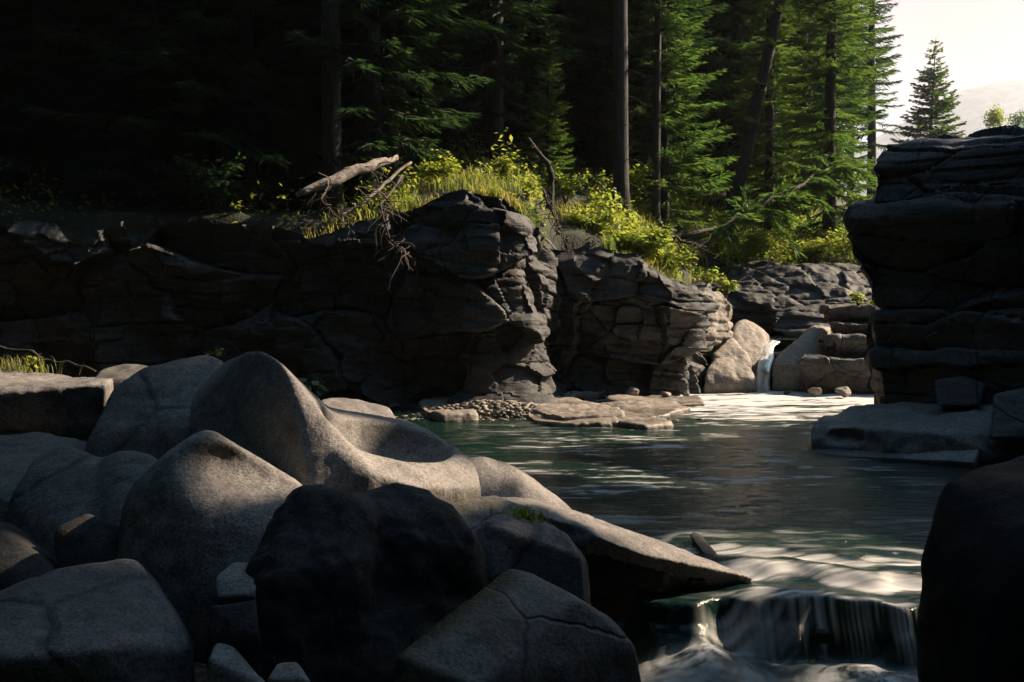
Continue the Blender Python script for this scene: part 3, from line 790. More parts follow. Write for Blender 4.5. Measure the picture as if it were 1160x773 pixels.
# gravel and stones at the water's edge
rg = np.random.default_rng(210)
n = 2600
x = rg.normal(-0.3, 0.85, n); y = 13.9 + rg.normal(0, 0.38, n)
x2 = rg.uniform(-4, 3.0, 700); y2 = bank_y(x2) - 0.35 - rg.random(700) ** 2 * 0.5
x = np.concatenate((x, x2)); y = np.concatenate((y, y2)); n = len(x)
z = np.maximum(terrain_z(x, y), -0.02)
sz = 0.018 + 0.035 * rg.random(n) ** 2.5
cub = np.array([(i, j, k) for i in (-1, 1) for j in (-1, 1) for k in (-1, 1)], float) * 0.62
quad = np.array([(0, 1, 3, 2), (4, 6, 7, 5), (0, 4, 5, 1), (2, 3, 7, 6), (0, 2, 6, 4), (1, 5, 7, 3)])
V = cub[None] * (1 + 0.5 * (rg.random((n, 8, 3)) - 0.5)) * sz[:, None, None] * np.array((1.25, 1.25, 0.75))
an = rg.random(n) * 6.28; ca, sa = np.cos(an)[:, None], np.sin(an)[:, None]
V = np.stack((V[..., 0] * ca - V[..., 1] * sa, V[..., 0] * sa + V[..., 1] * ca, V[..., 2]), -1) + np.stack((x, y, z), 1)[:, None]
F = (np.arange(n)[:, None, None] * 8 + quad[None]).reshape(-1, 4)
tag(mesh_object('gravel', V.reshape(-1, 3), F, M['shelf']), 'gravel bar at the foot of the dark cliff', 'gravel', kind='stuff')
proto = []
for i in range(3):
    pts = rg.normal(0, 1, (14, 3)); pts /= np.linalg.norm(pts, axis=1)[:, None]; pts *= (0.17, 0.14, 0.10)
    proto.append(rock('stone', pts, None, mat='shelf' if i else 'cliff', k=0.03, res=0.014, amp=0.02, freq=4, seed=220 + i, lump=0.0))
places = [(-1.7, 14.2), (-1.2, 14.35), (-0.7, 14.25), (0.35, 14.3), (0.75, 14.9), (1.05, 15.9), (1.5, 15.95), (1.95, 16.05), (2.5, 16.1), (2.85, 16.3), (0.9, 15.4), (-2.3, 14.3), (1.75, 15.75), (5.4, 16.2), (5.0, 16.4), (4.6, 16.6)]
for i, (x, y) in enumerate(places):
    o = proto[i] if i < 3 else proto[i % 3].copy()
    if i >= 3: COL.objects.link(o)
    o.location = (x, y, 0.0 + 0.03 * rg.random()); o.rotation_euler = (0, 0, rg.random() * 6.28)
    o.scale = (rg.uniform(0.4, 1.0),) * 3
    tag(o, 'small stone at the water line along the foot of the far rocks', 'stone', 'stones along the far water line')

# ------------------------------------------------------------------ distant mountain
nx_ = 160
xs = np.linspace(-900, 2200, nx_)
pk = np.array([(-900, 60), (0, 90), (250, 110), (330, 150), (395, 182), (432, 186), (520, 150), (640, 130), (900, 170), (1400, 120), (2200, 60)], float)
rows = []
for j, q in enumerate(np.linspace(0, 1, 40)):
    hh = np.interp(xs, pk[:, 0], pk[:, 1]) * 1.13
    zz = hh * (1 - abs(q * 2 - 1) ** 1.3)
    yy = 1400 + 1000 * q
    pp_ = np.stack((2 * xs * (1 + 0.2 * q), np.full(nx_, yy), 2 * zz), 1)
    pp_[:, 2] += 24 * fbm(pp_ * 0.007, 4, 301) * (1 - abs(q * 2 - 1)) + 6 * fbm(pp_ * 0.03, 3, 302) - 3
    rows.append(pp_)
a = np.arange(40 * nx_).reshape(40, nx_)
F = np.stack((a[:-1, :-1], a[:-1, 1:], a[1:, 1:], a[1:, :-1]), -1).reshape(-1, 4)
m, nt, bs, out = new_mat('forested_mountain')
n1 = N(nt, 'ShaderNodeTexNoise', Scale=0.06, Detail=6.0)
geo = N(nt, 'ShaderNodeNewGeometry'); nt.links.new(geo.outputs['Position'], n1.inputs['Vector'])
nt.links.new(ramp(nt, n1.outputs['Fac'], [(0.42, (0.03, 0.05, 0.04)), (0.58, (0.12, 0.13, 0.12))]), bs.inputs['Base Color'])
bs.inputs['Roughness'].default_value = 1.0
tag(mesh_object('mountain', np.concatenate(rows), F, m), kind='structure')

# ------------------------------------------------------------------ water
def lip_y(x): return 5.45 - 0.09 * (x - 1.6) + 0.07 * np.sin((x - 1.2) * 4.2) + 0.035 * np.sin(x * 11 + 1) + 0.02 * np.sin(x * 23)


def water_z(x, y):
    ly = lip_y(x)
    t = ly - y
    z = -0.045 * sstep(1.0, 0.0, -t) - 0.02 * sstep(0.3, 0, -t)
    fall = np.clip(t, 0, 1)
    z = z - 0.11 * sstep(0.0, 0.07, fall) - 0.19 * sstep(0.05, 0.20, fall)
    z = z - 0.10 * np.clip(t - 0.13, 0, 3)
    # folds above the lip
    g = np.exp(-((y - ly - 0.45) / 0.42) ** 2) * sstep(0.9, 1.4, x)
    z = z + g * (0.030 * np.sin((y - ly) * 13 + 1.6 * np.sin((x - 1.3) * 2.4)) )
    # boils in the lower pool
    for cx, cy, r, h in ((1.78, 4.98, 0.26, 0.13), (1.02, 5.10, 0.25, 0.17), (1.35, 4.75, 0.22, 0.08), (0.75, 4.85, 0.2, 0.05), (2.15, 4.85, 0.2, 0.07)):
        z = z + h * np.exp(-((x - cx) ** 2 + (y - cy) ** 2) / r ** 2) * sstep(0.05, 0.2, t)
    p = np.stack((x, y, 0 * x), -1).reshape(-1, 3)
    up = sstep(0.1, -0.3, t)
    rip = 0.017 * fbm(p * np.array((1.6, 4.2, 1)) + 0.7 * fbm(p * 0.9, 2, 400)[:, None], 4, 401, 0.6).reshape(x.shape)
    rip = rip * (1 + 1.2 * sstep(12, 16, y))
    low = 0.02 * fbm(p * 7, 3, 405).reshape(x.shape) * (1 - up)
    return z + rip + low


wx = np.unique(np.concatenate((np.arange(-7, 0.3, 0.06), np.arange(0.3, 2.7, 0.013), np.arange(2.7, 8, 0.05))))
wy = np.unique(np.concatenate((np.arange(3.6, 6.9, 0.013), np.arange(6.9, 17.95, 0.035))))
WX, WY = np.meshgrid(wx, wy)
WZ = water_z(WX, WY)
p = np.stack((WX, WY, 0 * WX), -1).reshape(-1, 3)
t = (lip_y(WX) - WY)
# white water where aerated, sky glints painted on mid pool, drawn along the flow
warp = 0.5 * fbm(p * 0.8, 3, 411)[:, None]
streak = fbm(p * np.array((1.1, 5.0, 1)) + warp, 5, 412, 0.62).reshape(WX.shape)
fine = fbm(p * np.array((3.0, 14.0, 1)) + warp * 2, 4, 413, 0.6).reshape(WX.shape)
far_f = sstep(10.8, 16.4, WY + 0.55 * (WX - 3.2)) * sstep(0.3, 2.6, WX)
glint_f = np.exp(-((WY - 10.0) / 2.9) ** 2) * sstep(-0.8, 0.6, WX) * sstep(4.2, 2.6, WX)  # where sky reflections are painted as pale streaks
foam_glint = sstep(0.42, -0.10, -(streak * 0.9 + fine * 0.6) - 0.05 + (1 - far_f) * 0.75) * sstep(0.0, 0.25, far_f)
foam_glint = np.maximum(foam_glint, 0.75 * sstep(0.08, 0.62, streak * 0.8 + 0.8 * fine) * glint_f)
xx, yy_ = WX.ravel(), WY.ravel()
wob = fbm(np.stack((xx * 1.6, yy_ * 2.5, 0 * xx), 1), 3, 415).reshape(WX.shape)
thread = fbm(np.stack((xx * 2.2 + 0.8 * yy_, yy_ * 30 - 6.0 * np.sin((xx - 1.3) * 1.8), 0 * xx), 1), 3, 416, 0.55).reshape(WX.shape)
dl = WY - lip_y(WX)
band = np.sin(17.0 * dl + 3.4 * (WX - 1.55) ** 2 + 2.6 * wob)
lipz = sstep(-0.02, 0.05, dl) * sstep(1.25, 0.75, dl + 0.35 * wob) * sstep(0.85, 1.30, WX + 0.35 * (WY - 6))
foam_glint = np.maximum(foam_glint, np.clip(sstep(-0.25, 0.85, band + 0.5 * thread) * (0.62 + 0.75 * thread), 0, 1) * lipz)
strings = fbm(np.stack((xx * 38, yy_ * 1.0, 0 * xx), 1), 4, 417, 0.65).reshape(WX.shape)
face = sstep(-0.03, 0.02, t) * sstep(0.22, 0.08, t + 0.16 * np.abs(fbm(np.stack((xx * 9, 0 * xx, 0 * xx), 1), 3, 427).reshape(WX.shape))) * sstep(1.35, 1.7, WX)
foam_glint = np.maximum(foam_glint * (1 - 0.6 * sstep(-0.02, 0.03, t)), np.clip(sstep(-0.35, 0.5, strings), 0, 1) * face * 0.9)
slide = sstep(-0.05, 0.05, t) * sstep(0.30, 0.12, t) * sstep(0.95, 1.15, WX) * sstep(1.65, 1.4, WX)
foam_glint = np.maximum(foam_glint, slide * np.clip(0.35 + 0.9 * thread + 0.4 * strings, 0, 0.8))
low = sstep(0.10, 0.22, t)
blob = np.zeros_like(WX)
for cx, cy, r_, ph in ((1.86, 4.92, 0.36, 0.0), (0.98, 5.10, 0.32, 2.0), (0.70, 4.86, 0.30, 4.0), (2.25, 4.85, 0.2, 1.0), (1.3, 4.6, 0.3, 3.0)):
    rr = np.hypot(WX - cx, (WY - cy) * 1.3); th = np.arctan2(WY - cy, WX - cx)
    st_ = fbm(np.stack(((rr * 16 + 1.5 * th).ravel(), np.cos(th + ph).ravel() * 1.4, np.sin(th + ph).ravel() * 1.4), 1), 4, 420, 0.6).reshape(WX.shape)
    blob = np.maximum(blob, np.exp(-(rr / r_) ** 2) * np.clip(0.62 + 1.5 * st_, 0, 1))
foam_glint = np.maximum(foam_glint, low * blob)
a = np.arange(WX.size).reshape(WX.shape)
F = np.stack((a[:-1, :-1], a[:-1, 1:], a[1:, 1:], a[1:, :-1]), -1).reshape(-1, 4)

m, nt, bs, out = new_mat('stream_water')
nt.nodes.remove(bs)
tr = N(nt, 'ShaderNodeBsdfTransparent'); tr.inputs[0].default_value = (0.34, 0.37, 0.20, 1)
df = N(nt, 'ShaderNodeBsdfDiffuse'); df.inputs[0].default_value = (0.005, 0.034, 0.025, 1)
gl = N(nt, 'ShaderNodeBsdfGlossy'); gl.inputs['Roughness'].default_value = 0.16; gl.inputs[0].default_value = (1, 1, 1, 1)
fo = N(nt, 'ShaderNodeBsdfDiffuse'); fo.inputs[0].default_value = (0.82, 0.83, 0.82, 1)
ft = N(nt, 'ShaderNodeBsdfTranslucent'); ft.inputs[0].default_value = (0.5, 0.52, 0.5, 1)
fm = N(nt, 'ShaderNodeMixShader'); fm.inputs[0].default_value = 0.3
nt.links.new(fo.outputs[0], fm.inputs[1]); nt.links.new(ft.outputs[0], fm.inputs[2])
mb = N(nt, 'ShaderNodeMixShader'); mb.inputs[0].default_value = 0.45
nt.links.new(tr.outputs[0], mb.inputs[1]); nt.links.new(df.outputs[0], mb.inputs[2])
fr = N(nt, 'ShaderNodeFresnel'); fr.inputs['IOR'].default_value = 1.33
mg = N(nt, 'ShaderNodeMixShader')
nt.links.new(fr.outputs[0], mg.inputs[0]); nt.links.new(mb.outputs[0], mg.inputs[1]); nt.links.new(gl.outputs[0], mg.inputs[2])
at = N(nt, 'ShaderNodeAttribute', name='foam_glint')
geo = N(nt, 'ShaderNodeNewGeometry')
mp = N(nt, 'ShaderNodeMapping'); mp.inputs['Scale'].default_value = (2.2, 9.0, 2.2); nt.links.new(geo.outputs['Position'], mp.inputs['Vector'])
nn = N(nt, 'ShaderNodeTexNoise', Scale=1.6, Detail=5.0, Roughness=0.6); nn.inputs['Distortion'].default_value = 0.6
nt.links.new(mp.outputs[0], nn.inputs['Vector'])
bp = N(nt, 'ShaderNodeBump', Strength=0.8, Distance=0.04); nt.links.new(nn.outputs['Fac'], bp.inputs['Height'])
for s in (gl, fr): nt.links.new(bp.outputs[0], s.inputs['Normal'])
mf = N(nt, 'ShaderNodeMixShader')
nt.links.new(at.outputs['Fac'], mf.inputs[0]); nt.links.new(mg.outputs[0], mf.inputs[1]); nt.links.new(fm.outputs[0], mf.inputs[2])
nt.links.new(mf.outputs[0], out.inputs['Surface'])
M['water'] = m
tag(mesh_object('water', np.stack((WX, WY, WZ), -1).reshape(-1, 3), F, m, attrs={'foam_glint': foam_glint.ravel()}), kind='structure')

# the small waterfall: a smooth chute, then a free fall into the pool
wf = [(P(874, 388, 18.6), 0.16), (P(870, 392, 18.3), 0.12), (P(869, 398, 18.1), 0.11), (P(869, 406, 17.85), 0.12), (P(867, 411, 17.5), 0.12), (P(865, 420, 17.35), 0.11), (P(863, 434, 17.27), 0.13), (P(862, 452, 17.2), 0.16)]
C = np.array([q[0] for q in wf]); Wd = np.array([q[1] for q in wf])
ts = np.linspace(0, len(wf) - 1, 90); k0 = np.arange(len(wf))
Cx = np.stack([np.interp(ts, k0, C[:, i]) for i in range(3)], 1); Wx = np.interp(ts, k0, Wd)
for _ in range(8): Cx[1:-1] = (Cx[:-2] + 2 * Cx[1:-1] + Cx[2:]) / 4
nu = 24
V = []; fo_ = []
tang = np.gradient(Cx, axis=0); tang /= np.linalg.norm(tang, axis=1)[:, None]
side = np.cross(tang, (0, 0, 1.0)); bad = np.abs(tang[:, 2]) > 0.9; side[bad] = (-1, 0.1, 0); side[:, 2] = 0; side /= np.linalg.norm(side, axis=1)[:, None]
side[side[:, 0] > 0] *= -1
nrm = np.cross(side, tang)
for j in range(90):
    for i in range(nu):
        th = 2 * math.pi * i / nu
        off = side[j] * math.cos(th) * Wx[j] + nrm[j] * math.sin(th) * 0.045
        V.append(Cx[j] + off); fo_.append((j, math.cos(th)))
V = np.array(V); fo_ = np.array(fo_)
V += 0.012 * fbm(np.stack((fo_[:, 1] * 7, fo_[:, 0] * 0.06, fo_[:, 0] * 0), 1), 3, 431)[:, None] * np.array((0.3, 1, 0.3))
fa = np.clip(0.66 + 1.2 * fbm(np.stack((fo_[:, 1] * 6, fo_[:, 0] * 0.05, fo_[:, 0] * 0), 1), 3, 430) + 0.15 * (fo_[:, 0] > 50), 0, 1)
a = np.arange(90 * nu).reshape(90, nu); b = np.roll(a, -1, axis=1)
F = np.stack((a[:-1], b[:-1], b[1:], a[1:]), -1).reshape(-1, 4)
c = Cx[-1].copy()
o = mesh_object('waterfall', V - c, F, M['water'], attrs={'foam_glint': fa}); o.location = c
tag(o, 'small white waterfall pouring down a chute into the far end of the pool', 'waterfall')
# upstream water behind the chute
q = np.array([(4.6, 19.0, 0.84), (9.5, 19.0, 0.84), (12, 21.5, 0.84), (4.2, 21.0, 0.84)])
tag(mesh_object('upstream_water', q, [(0, 1, 2, 3)], M['water'], attrs={'foam_glint': [0, 0, 0, 0]}), kind='structure')
#PART2

# ------------------------------------------------------------------ vegetation
def leaf_material(name, c1, c2, t1, t2, trans=0.5, gloss=0.08, scale=1.3):
    m, nt, bs, out = new_mat(name)
    nt.nodes.remove(bs)
    geo = N(nt, 'ShaderNodeNewGeometry'); oi = N(nt, 'ShaderNodeObjectInfo')
    n1 = N(nt, 'ShaderNodeTexNoise', Scale=scale, Detail=3.0); nt.links.new(geo.outputs['Position'], n1.inputs['Vector'])
    f = math_(nt, 'ADD', maprange(nt, n1.outputs['Fac'], 0.3, 0.7, -0.2, 1.0), math_(nt, 'MULTIPLY', oi.outputs['Random'], 0.35))
    f = math_(nt, 'ADD', f, math_(nt, 'MULTIPLY', geo.outputs['Random Per Island'], 0.4))
    f = math_(nt, 'MULTIPLY', f, 0.62)
    d = N(nt, 'ShaderNodeBsdfDiffuse'); t = N(nt, 'ShaderNodeBsdfTranslucent')
    nt.links.new(mixc(nt, f, c1, c2), d.inputs[0]); nt.links.new(mixc(nt, f, t1, t2), t.inputs[0])
    mx = N(nt, 'ShaderNodeMixShader'); mx.inputs[0].default_value = trans
    nt.links.new(d.outputs[0], mx.inputs[1]); nt.links.new(t.outputs[0], mx.inputs[2])
    g = N(nt, 'ShaderNodeBsdfGlossy'); g.inputs['Roughness'].default_value = 0.5; g.inputs[0].default_value = (0.5, 0.5, 0.5, 1)
    m2 = N(nt, 'ShaderNodeMixShader'); m2.inputs[0].default_value = gloss
    nt.links.new(mx.outputs[0], m2.inputs[1]); nt.links.new(g.outputs[0], m2.inputs[2])
    nt.links.new(m2.outputs[0], out.inputs['Surface'])
    return m


M['needles'] = leaf_material('spruce_needles', (0.010, 0.034, 0.018), (0.030, 0.062, 0.026), (0.02, 0.062, 0.02), (0.062, 0.125, 0.03), 0.42, 0.04)
M['needles_young'] = leaf_material('young_needles', (0.032, 0.075, 0.024), (0.075, 0.125, 0.035), (0.08, 0.18, 0.03), (0.19, 0.30, 0.05), 0.48, 0.04)
M['leaves'] = leaf_material('shrub_leaves', (0.045, 0.095, 0.02), (0.10, 0.135, 0.03), (0.25, 0.38, 0.035), (0.48, 0.50, 0.07), 0.6, 0.06, 4.0)
M['grass'] = leaf_material('grass_blades', (0.05, 0.085, 0.02), (0.13, 0.12, 0.035), (0.20, 0.36, 0.04), (0.50, 0.41, 0.10), 0.55, 0.05, 2.0)

m, nt, bs, out = new_mat('bark')
geo = N(nt, 'ShaderNodeNewGeometry'); mp = N(nt, 'ShaderNodeMapping'); mp.inputs['Scale'].default_value = (9, 9, 1.6)
nt.links.new(geo.outputs['Position'], mp.inputs['Vector'])
n1 = N(nt, 'ShaderNodeTexNoise', Scale=2.5, Detail=6.0, Roughness=0.7); nt.links.new(mp.outputs[0], n1.inputs['Vector'])
nt.links.new(ramp(nt, n1.outputs['Fac'], [(0.3, (0.020, 0.020, 0.020)), (0.55, (0.045, 0.044, 0.042)), (0.75, (0.08, 0.079, 0.077))]), bs.inputs['Base Color'])
bs.inputs['Roughness'].default_value = 0.9
bp = N(nt, 'ShaderNodeBump', Strength=0.9, Distance=0.03); nt.links.new(n1.outputs['Fac'], bp.inputs['Height']); nt.links.new(bp.outputs[0], bs.inputs['Normal'])
M['bark'] = m
m, nt, bs, out = new_mat('weathered_wood')
geo = N(nt, 'ShaderNodeNewGeometry')
n1 = N(nt, 'ShaderNodeTexNoise', Scale=9.0, Detail=6.0, Roughness=0.75); nt.links.new(geo.outputs['Position'], n1.inputs['Vector'])
nt.links.new(ramp(nt, n1.outputs['Fac'], [(0.36, (0.05, 0.042, 0.036)), (0.47, (0.20, 0.17, 0.145)), (0.62, (0.36, 0.32, 0.28))]), bs.inputs['Base Color'])
bs.inputs['Roughness'].default_value = 0.85
bp = N(nt, 'ShaderNodeBump', Strength=0.8, Distance=0.02); nt.links.new(n1.outputs['Fac'], bp.inputs['Height']); nt.links.new(bp.outputs[0], bs.inputs['Normal'])
M['dead_wood'] = m
m, nt, bs, out = new_mat('grey_twigs')
bs.inputs['Base Color'].default_value = (0.06, 0.05, 0.042, 1); bs.inputs['Roughness'].default_value = 0.9
M['twigs'] = m


class MB:
    def __init__(s): s.V = []; s.F = []; s.n = 0
    def add(s, v, f):
        s.V.append(np.asarray(v, float)); s.F += [tuple(int(i) + s.n for i in q) for q in f]; s.n += len(v)
    def tube(s, path, rad, sides=6, cap=True, wob=0.0):
        path = np.asarray(path, float); n = len(path)
        rad = np.broadcast_to(np.asarray(rad, float), (n,))
        tg = np.gradient(path, axis=0); tg /= np.linalg.norm(tg, axis=1)[:, None] + 1e-9
        ref = np.array((0.31, 0.17, 0.93)) if abs(tg[0, 2]) < 0.9 else np.array((1.0, 0.1, 0))
        a = np.cross(tg, ref); a /= np.linalg.norm(a, axis=1)[:, None]; b = np.cross(tg, a)
        th = np.linspace(0, 2 * math.pi, sides, endpoint=False)
        rr = rad[:, None] * (1 + wob * (rng.random((n, sides)) - 0.5))
        V = path[:, None] + rr[..., None] * (np.cos(th)[None, :, None] * a[:, None] + np.sin(th)[None, :, None] * b[:, None])
        f = [(i * sides + j, i * sides + (j + 1) % sides, (i + 1) * sides + (j + 1) % sides, (i + 1) * sides + j) for i in range(n - 1) for j in range(sides)]
        if cap: f += [tuple(range(sides))[::-1], tuple((n - 1) * sides + j for j in range(sides))]
        s.add(V.reshape(-1, 3), f)
    def build(s, name, mat, parent=None, smooth=True, origin=None):
        V = np.concatenate(s.V)
        if origin is not None: V = V - np.asarray(origin)
        o = mesh_object(name, V, s.F, mat, parent, smooth)
        if origin is not None: o.location = origin
        return o


def kites(base, direc, up, length, width, droop, r):
    """thin folded leaf shapes: arrays in, 4 vertices and two triangles each out"""
    n = len(base)
    d = direc / (np.linalg.norm(direc, axis=1)[:, None] + 1e-9)
    sd = np.cross(d, up); sd /= np.linalg.norm(sd, axis=1)[:, None] + 1e-9
    L = length[:, None]; W = width[:, None]
    mid = base + d * L * 0.42
    tip = base + d * L; tip[:, 2] -= droop * length
    V = np.stack((base, mid + sd * W, tip, mid - sd * W), 1)
    V[:, 1, 2] -= 0.25 * width; V[:, 3, 2] -= 0.25 * width
    i = np.arange(n)[:, None] * 4
    F = np.concatenate((i + np.array([[0, 1, 2]]), i + np.array([[0, 2, 3]])), 0)
    return V.reshape(-1, 3), F


def conifer(height, radius, start, seed, whorl=0.34, per=6, tw=0.058, wid=0.018, droop=0.35, shape=0.8, gaps=0.12, twl=0.25, lowdead=0.0, trunk_r=None, up_tip=0.25):
    """cards of a crown and the skeleton of trunk and branches, at the origin"""
    r = np.random.default_rng(seed)
    B, D, U, L, W = [], [], [], [], []
    sk = MB()
    tr = trunk_r or 0.011 * height + 0.03
    zz = np.linspace(-0.4, height, 16)
    bend = 0.12 * np.stack((np.sin(zz * 0.35 + seed), np.cos(zz * 0.28 + seed * 2)), 1) * (zz / height)[:, None]
    rad = tr * np.clip(1 - zz / height, 0.02, 1) ** 0.8; rad[0] *= 1.5
    trunk = MB(); trunk.tube(np.stack((bend[:, 0], bend[:, 1], zz), 1), rad, 10, wob=0.08)
    z = start
    while z < height - 0.15:
        t = (z - start) / (height - start)
        rl = radius * (1 - t) ** shape * (1.0 if t > 0.12 else 0.62 + 3.2 * t) + 0.10
        bx, by = np.interp(z, zz, bend[:, 0]), np.interp(z, zz, bend[:, 1])
        n = per if t < 0.85 else 5
        ph = r.random() * 6.28
        for k in range(n):
            if r.random() < gaps: continue
            az = ph + 6.283 * k / n + r.normal(0, 0.25)
            bl = rl * r.uniform(0.62, 1.12)
            s = np.linspace(0, 1, 7)
            dz = (0.30 * t - droop * (1 - t) * (0.7 + 0.6 * r.random())) * s + up_tip * s ** 3 * (1 - 0.3 * t) * 0.9 - 0.12 * s * s
            path = np.stack((bx + np.cos(az) * bl * s, by + np.sin(az) * bl * s, z + r.normal(0, 0.06) + bl * dz), 1)
            if bl > 0.5: sk.tube(path, 0.016 * bl * (1 - 0.85 * s) + 0.002, 3, cap=False)
            m = max(4, int(bl / tw))
            u = np.linspace(0.12, 0.98, m)
            pt = np.stack([np.interp(u, s, path[:, i]) for i in range(3)], 1)
            tg = np.gradient(path, axis=0); tg = np.stack([np.interp(u, s, tg[:, i]) for i in range(3)], 1); tg /= np.linalg.norm(tg, axis=1)[:, None]
            sdv = np.cross(tg, (0, 0, 1.0)); sdv /= np.linalg.norm(sdv, axis=1)[:, None] + 1e-9
            for sg in (-1, 1):
                ang = r.uniform(0.55, 1.0, m)[:, None]
                d = tg * np.cos(ang) + sg * sdv * np.sin(ang) + r.normal(0, 0.16, (m, 3))
                B.append(pt + r.normal(0, 0.01, (m, 3))); D.append(d)
                l = bl * twl * (1.08 - u) ** 0.6 * (0.45 + 0.9 * np.minimum(u * 2.2, 1)) * r.uniform(0.6, 1.2, m) + 0.05
                L.append(np.minimum(l, 0.55)); W.append(wid * (0.6 + 0.8 * r.random(m)))
                up = np.tile((0, 0, 1.0), (m, 1)) + r.normal(0, 0.35, (m, 3)); U.append(up)
                # secondary sprays hanging off the twig
                kx = r.random(m) < 0.75
                q = kx.sum()
                if q:
                    B.append((pt + d * (l * 0.45)[:, None])[kx]); D.append((tg * 0.9 + sg * sdv * 0.1)[kx] + r.normal(0, 0.25, (q, 3)))
                    L.append(np.minimum(l[kx] * 0.6, 0.3)); W.append(wid * (0.5 + 0.6 * r.random(q))); U.append(up[kx])
            B.append(path[-2:-1]); D.append(path[-1:] - path[-2:-1]); L.append(np.array([0.2 + 0.1 * bl])); W.append(np.array([wid])); U.append(np.array([[0, 0, 1.0]]))
        z += whorl * r.uniform(0.75, 1.25) * (1 - 0.35 * t)
    # leader
    B.append(np.array([[bend[-1, 0], bend[-1, 1], height - 0.25]])); D.append(np.array([[0, 0, 1.0]])); L.append(np.array([0.5])); W.append(np.array([0.02])); U.append(np.array([[1.0, 0, 0]]))
    zdead = 0.8
    while lowdead and zdead < start + 1.5:
        for k in range(int(r.integers(1, 4))):
            az = r.random() * 6.28; bl = r.uniform(0.3, 1.0) * lowdead
            s = np.linspace(0, 1, 5)
            sk.tube(np.stack((np.cos(az) * bl * s, np.sin(az) * bl * s, zdead - 0.25 * bl * s + 0.05 * np.sin(s * 5 + az)), 1), 0.013 * (1 - 0.8 * s), 3, cap=False)
        zdead += r.uniform(0.2, 0.5)
    cat = np.concatenate
    return trunk, sk, kites(cat(B), cat(D), cat(U), cat(L), cat(W), 0.22, r)


def tree(kind, spec, loc, rot, label, cat='spruce', group=None, mat='needles', lean=0.0, scale=1.0):
    t = empty(kind, loc, (0, lean, rot), label, cat, group)
    tk, sk, (V, F) = spec
    tk.build('trunk', M['bark'], t)
    if sk.n: sk.build('branches', M['twigs'], t)
    mesh_object('crown', V, F, M[mat], t, smooth=False)
    t.scale = (scale,) * 3
    return t


def place_copy(src, loc, rot, label, scale=1.0, group=None, lean=0.0, cat=None):
    c = copy_tree(src)
    c.location = loc; c.rotation_euler = (0, lean, rot); c.scale = (scale,) * 3
    c['label'] = label
    if group: c['group'] = group
    elif 'group' in c.keys(): del c['group']
    if cat: c['category'] = cat
    return c


def ground(x, y): return float(terrain_z(np.array([x]), np.array([y]))[0])


def at(px, d, dz=-0.1):
    x = (px - 580) / FPX * d
    return (x, d, ground(x, d) + dz)


# low young growth is added below; parents of the kinds, the first of each standing where it is seen
sp_tall = tree('spruce_tree', conifer(17, 2.1, 1.3, 501, lowdead=0.9), at(440, 18.4), 0.3,
               'large spruce with dim green drooping boughs above the pale fallen log', 'spruce')
sp_young = tree('spruce_tree', conifer(8.6, 1.65, 0.5, 502, whorl=0.27, per=7, droop=0.22, shape=0.72, tw=0.065, gaps=0.08), at(752, 22.8), 1.0,
                'young bright green spruce behind the bare straight trunk', 'spruce', mat='needles_young')
sp_edge = tree('spruce_tree', conifer(14, 1.75, 0.3, 503, whorl=0.30, per=7, droop=0.30, shape=0.7), at(938, 26.0), 2.0,
               'spruce at the forest edge with sunlit lower boughs, touching the right cliff in the view', 'spruce', mat='needles_young')
sp_thin = tree('spruce_tree', conifer(19, 1.6, 2.0, 504, whorl=0.42, per=5, droop=0.42, shape=0.75, gaps=0.2, lowdead=0.8), at(985, 40.0, -2.2), 0.0,
               'slim spruce with a sparse top standing against the bright sky at the forest edge', 'spruce')
sp_lone = tree('spruce_tree', conifer(14.5, 3.5, 0.8, 505, whorl=0.40, per=9, droop=0.14, shape=0.8, wid=0.075, tw=0.09, twl=0.36, gaps=0.06), (0, 0, 0), 0.7,
               'lone cone shaped spruce standing clear against the pale mountain', 'spruce', mat='needles_young')
x_ = (1052 - 580) / FPX * 60
sp_lone.location = (x_, 60, P(1052, 42, 60)[2] - 14.6)
pine = tree('pine_tree', conifer(19, 2.3, 6.3, 506, whorl=0.5, per=5, droop=0.28, trunk_r=0.165, lowdead=0.7), at(703, 20.0), 0.0,
            'tall straight bare trunk in front of the young green spruce', 'pine')
place_copy(pine, at(742, 21.6), 2.1, 'slimmer straight trunk just right of the tall bare trunk', 0.62)
lean_t = place_copy(pine, at(822, 27.0), 1.0, 'leaning pale trunk slanting to the right in the dark forest', 1.15, lean=R(12.5))
lean_t.rotation_euler = (0, R(12.5), 0)
place_copy(pine, at(376, 17.2), 4.1, 'thick dark trunk left of the large dim spruce', 1.1)
place_copy(sp_tall, at(905, 30.0), 3.0, 'dark spruce behind the sunlit edge spruce, reaching out of the picture', 1.05)
place_copy(sp_thin, at(930, 33.0), 1.3, 'tall narrow spruce whose tip shows against the sky beside the forest edge', 0.93)
place_copy(sp_tall, at(560, 21.0), 1.9, 'dark green spruce behind the broken snag on the cliff top', 0.95)
place_copy(pine, at(666, 25.0), 0.6, 'dim straight trunk left of the tall bare trunk, deeper in the wood', 0.9)
place_copy(sp_young, at(620, 20.5), 0.2, 'small dim spruce beside the snag on the cliff top', 0.42)
place_copy(sp_young, at(690, 26.0), 3.2, 'half hidden spruce between the two straight trunks', 0.95)
place_copy(sp_edge, at(870, 27.5), 4.4, 'low boughed spruce right of the leaning trunk', 0.8)

sp_full = tree('spruce_tree', conifer(15, 2.3, 0.2, 508, whorl=0.30, per=7, droop=0.36, shape=0.7), at(300, 19.5), 0.9,
               'dark spruce with boughs down to the ground left of the thick dark trunk', 'spruce')
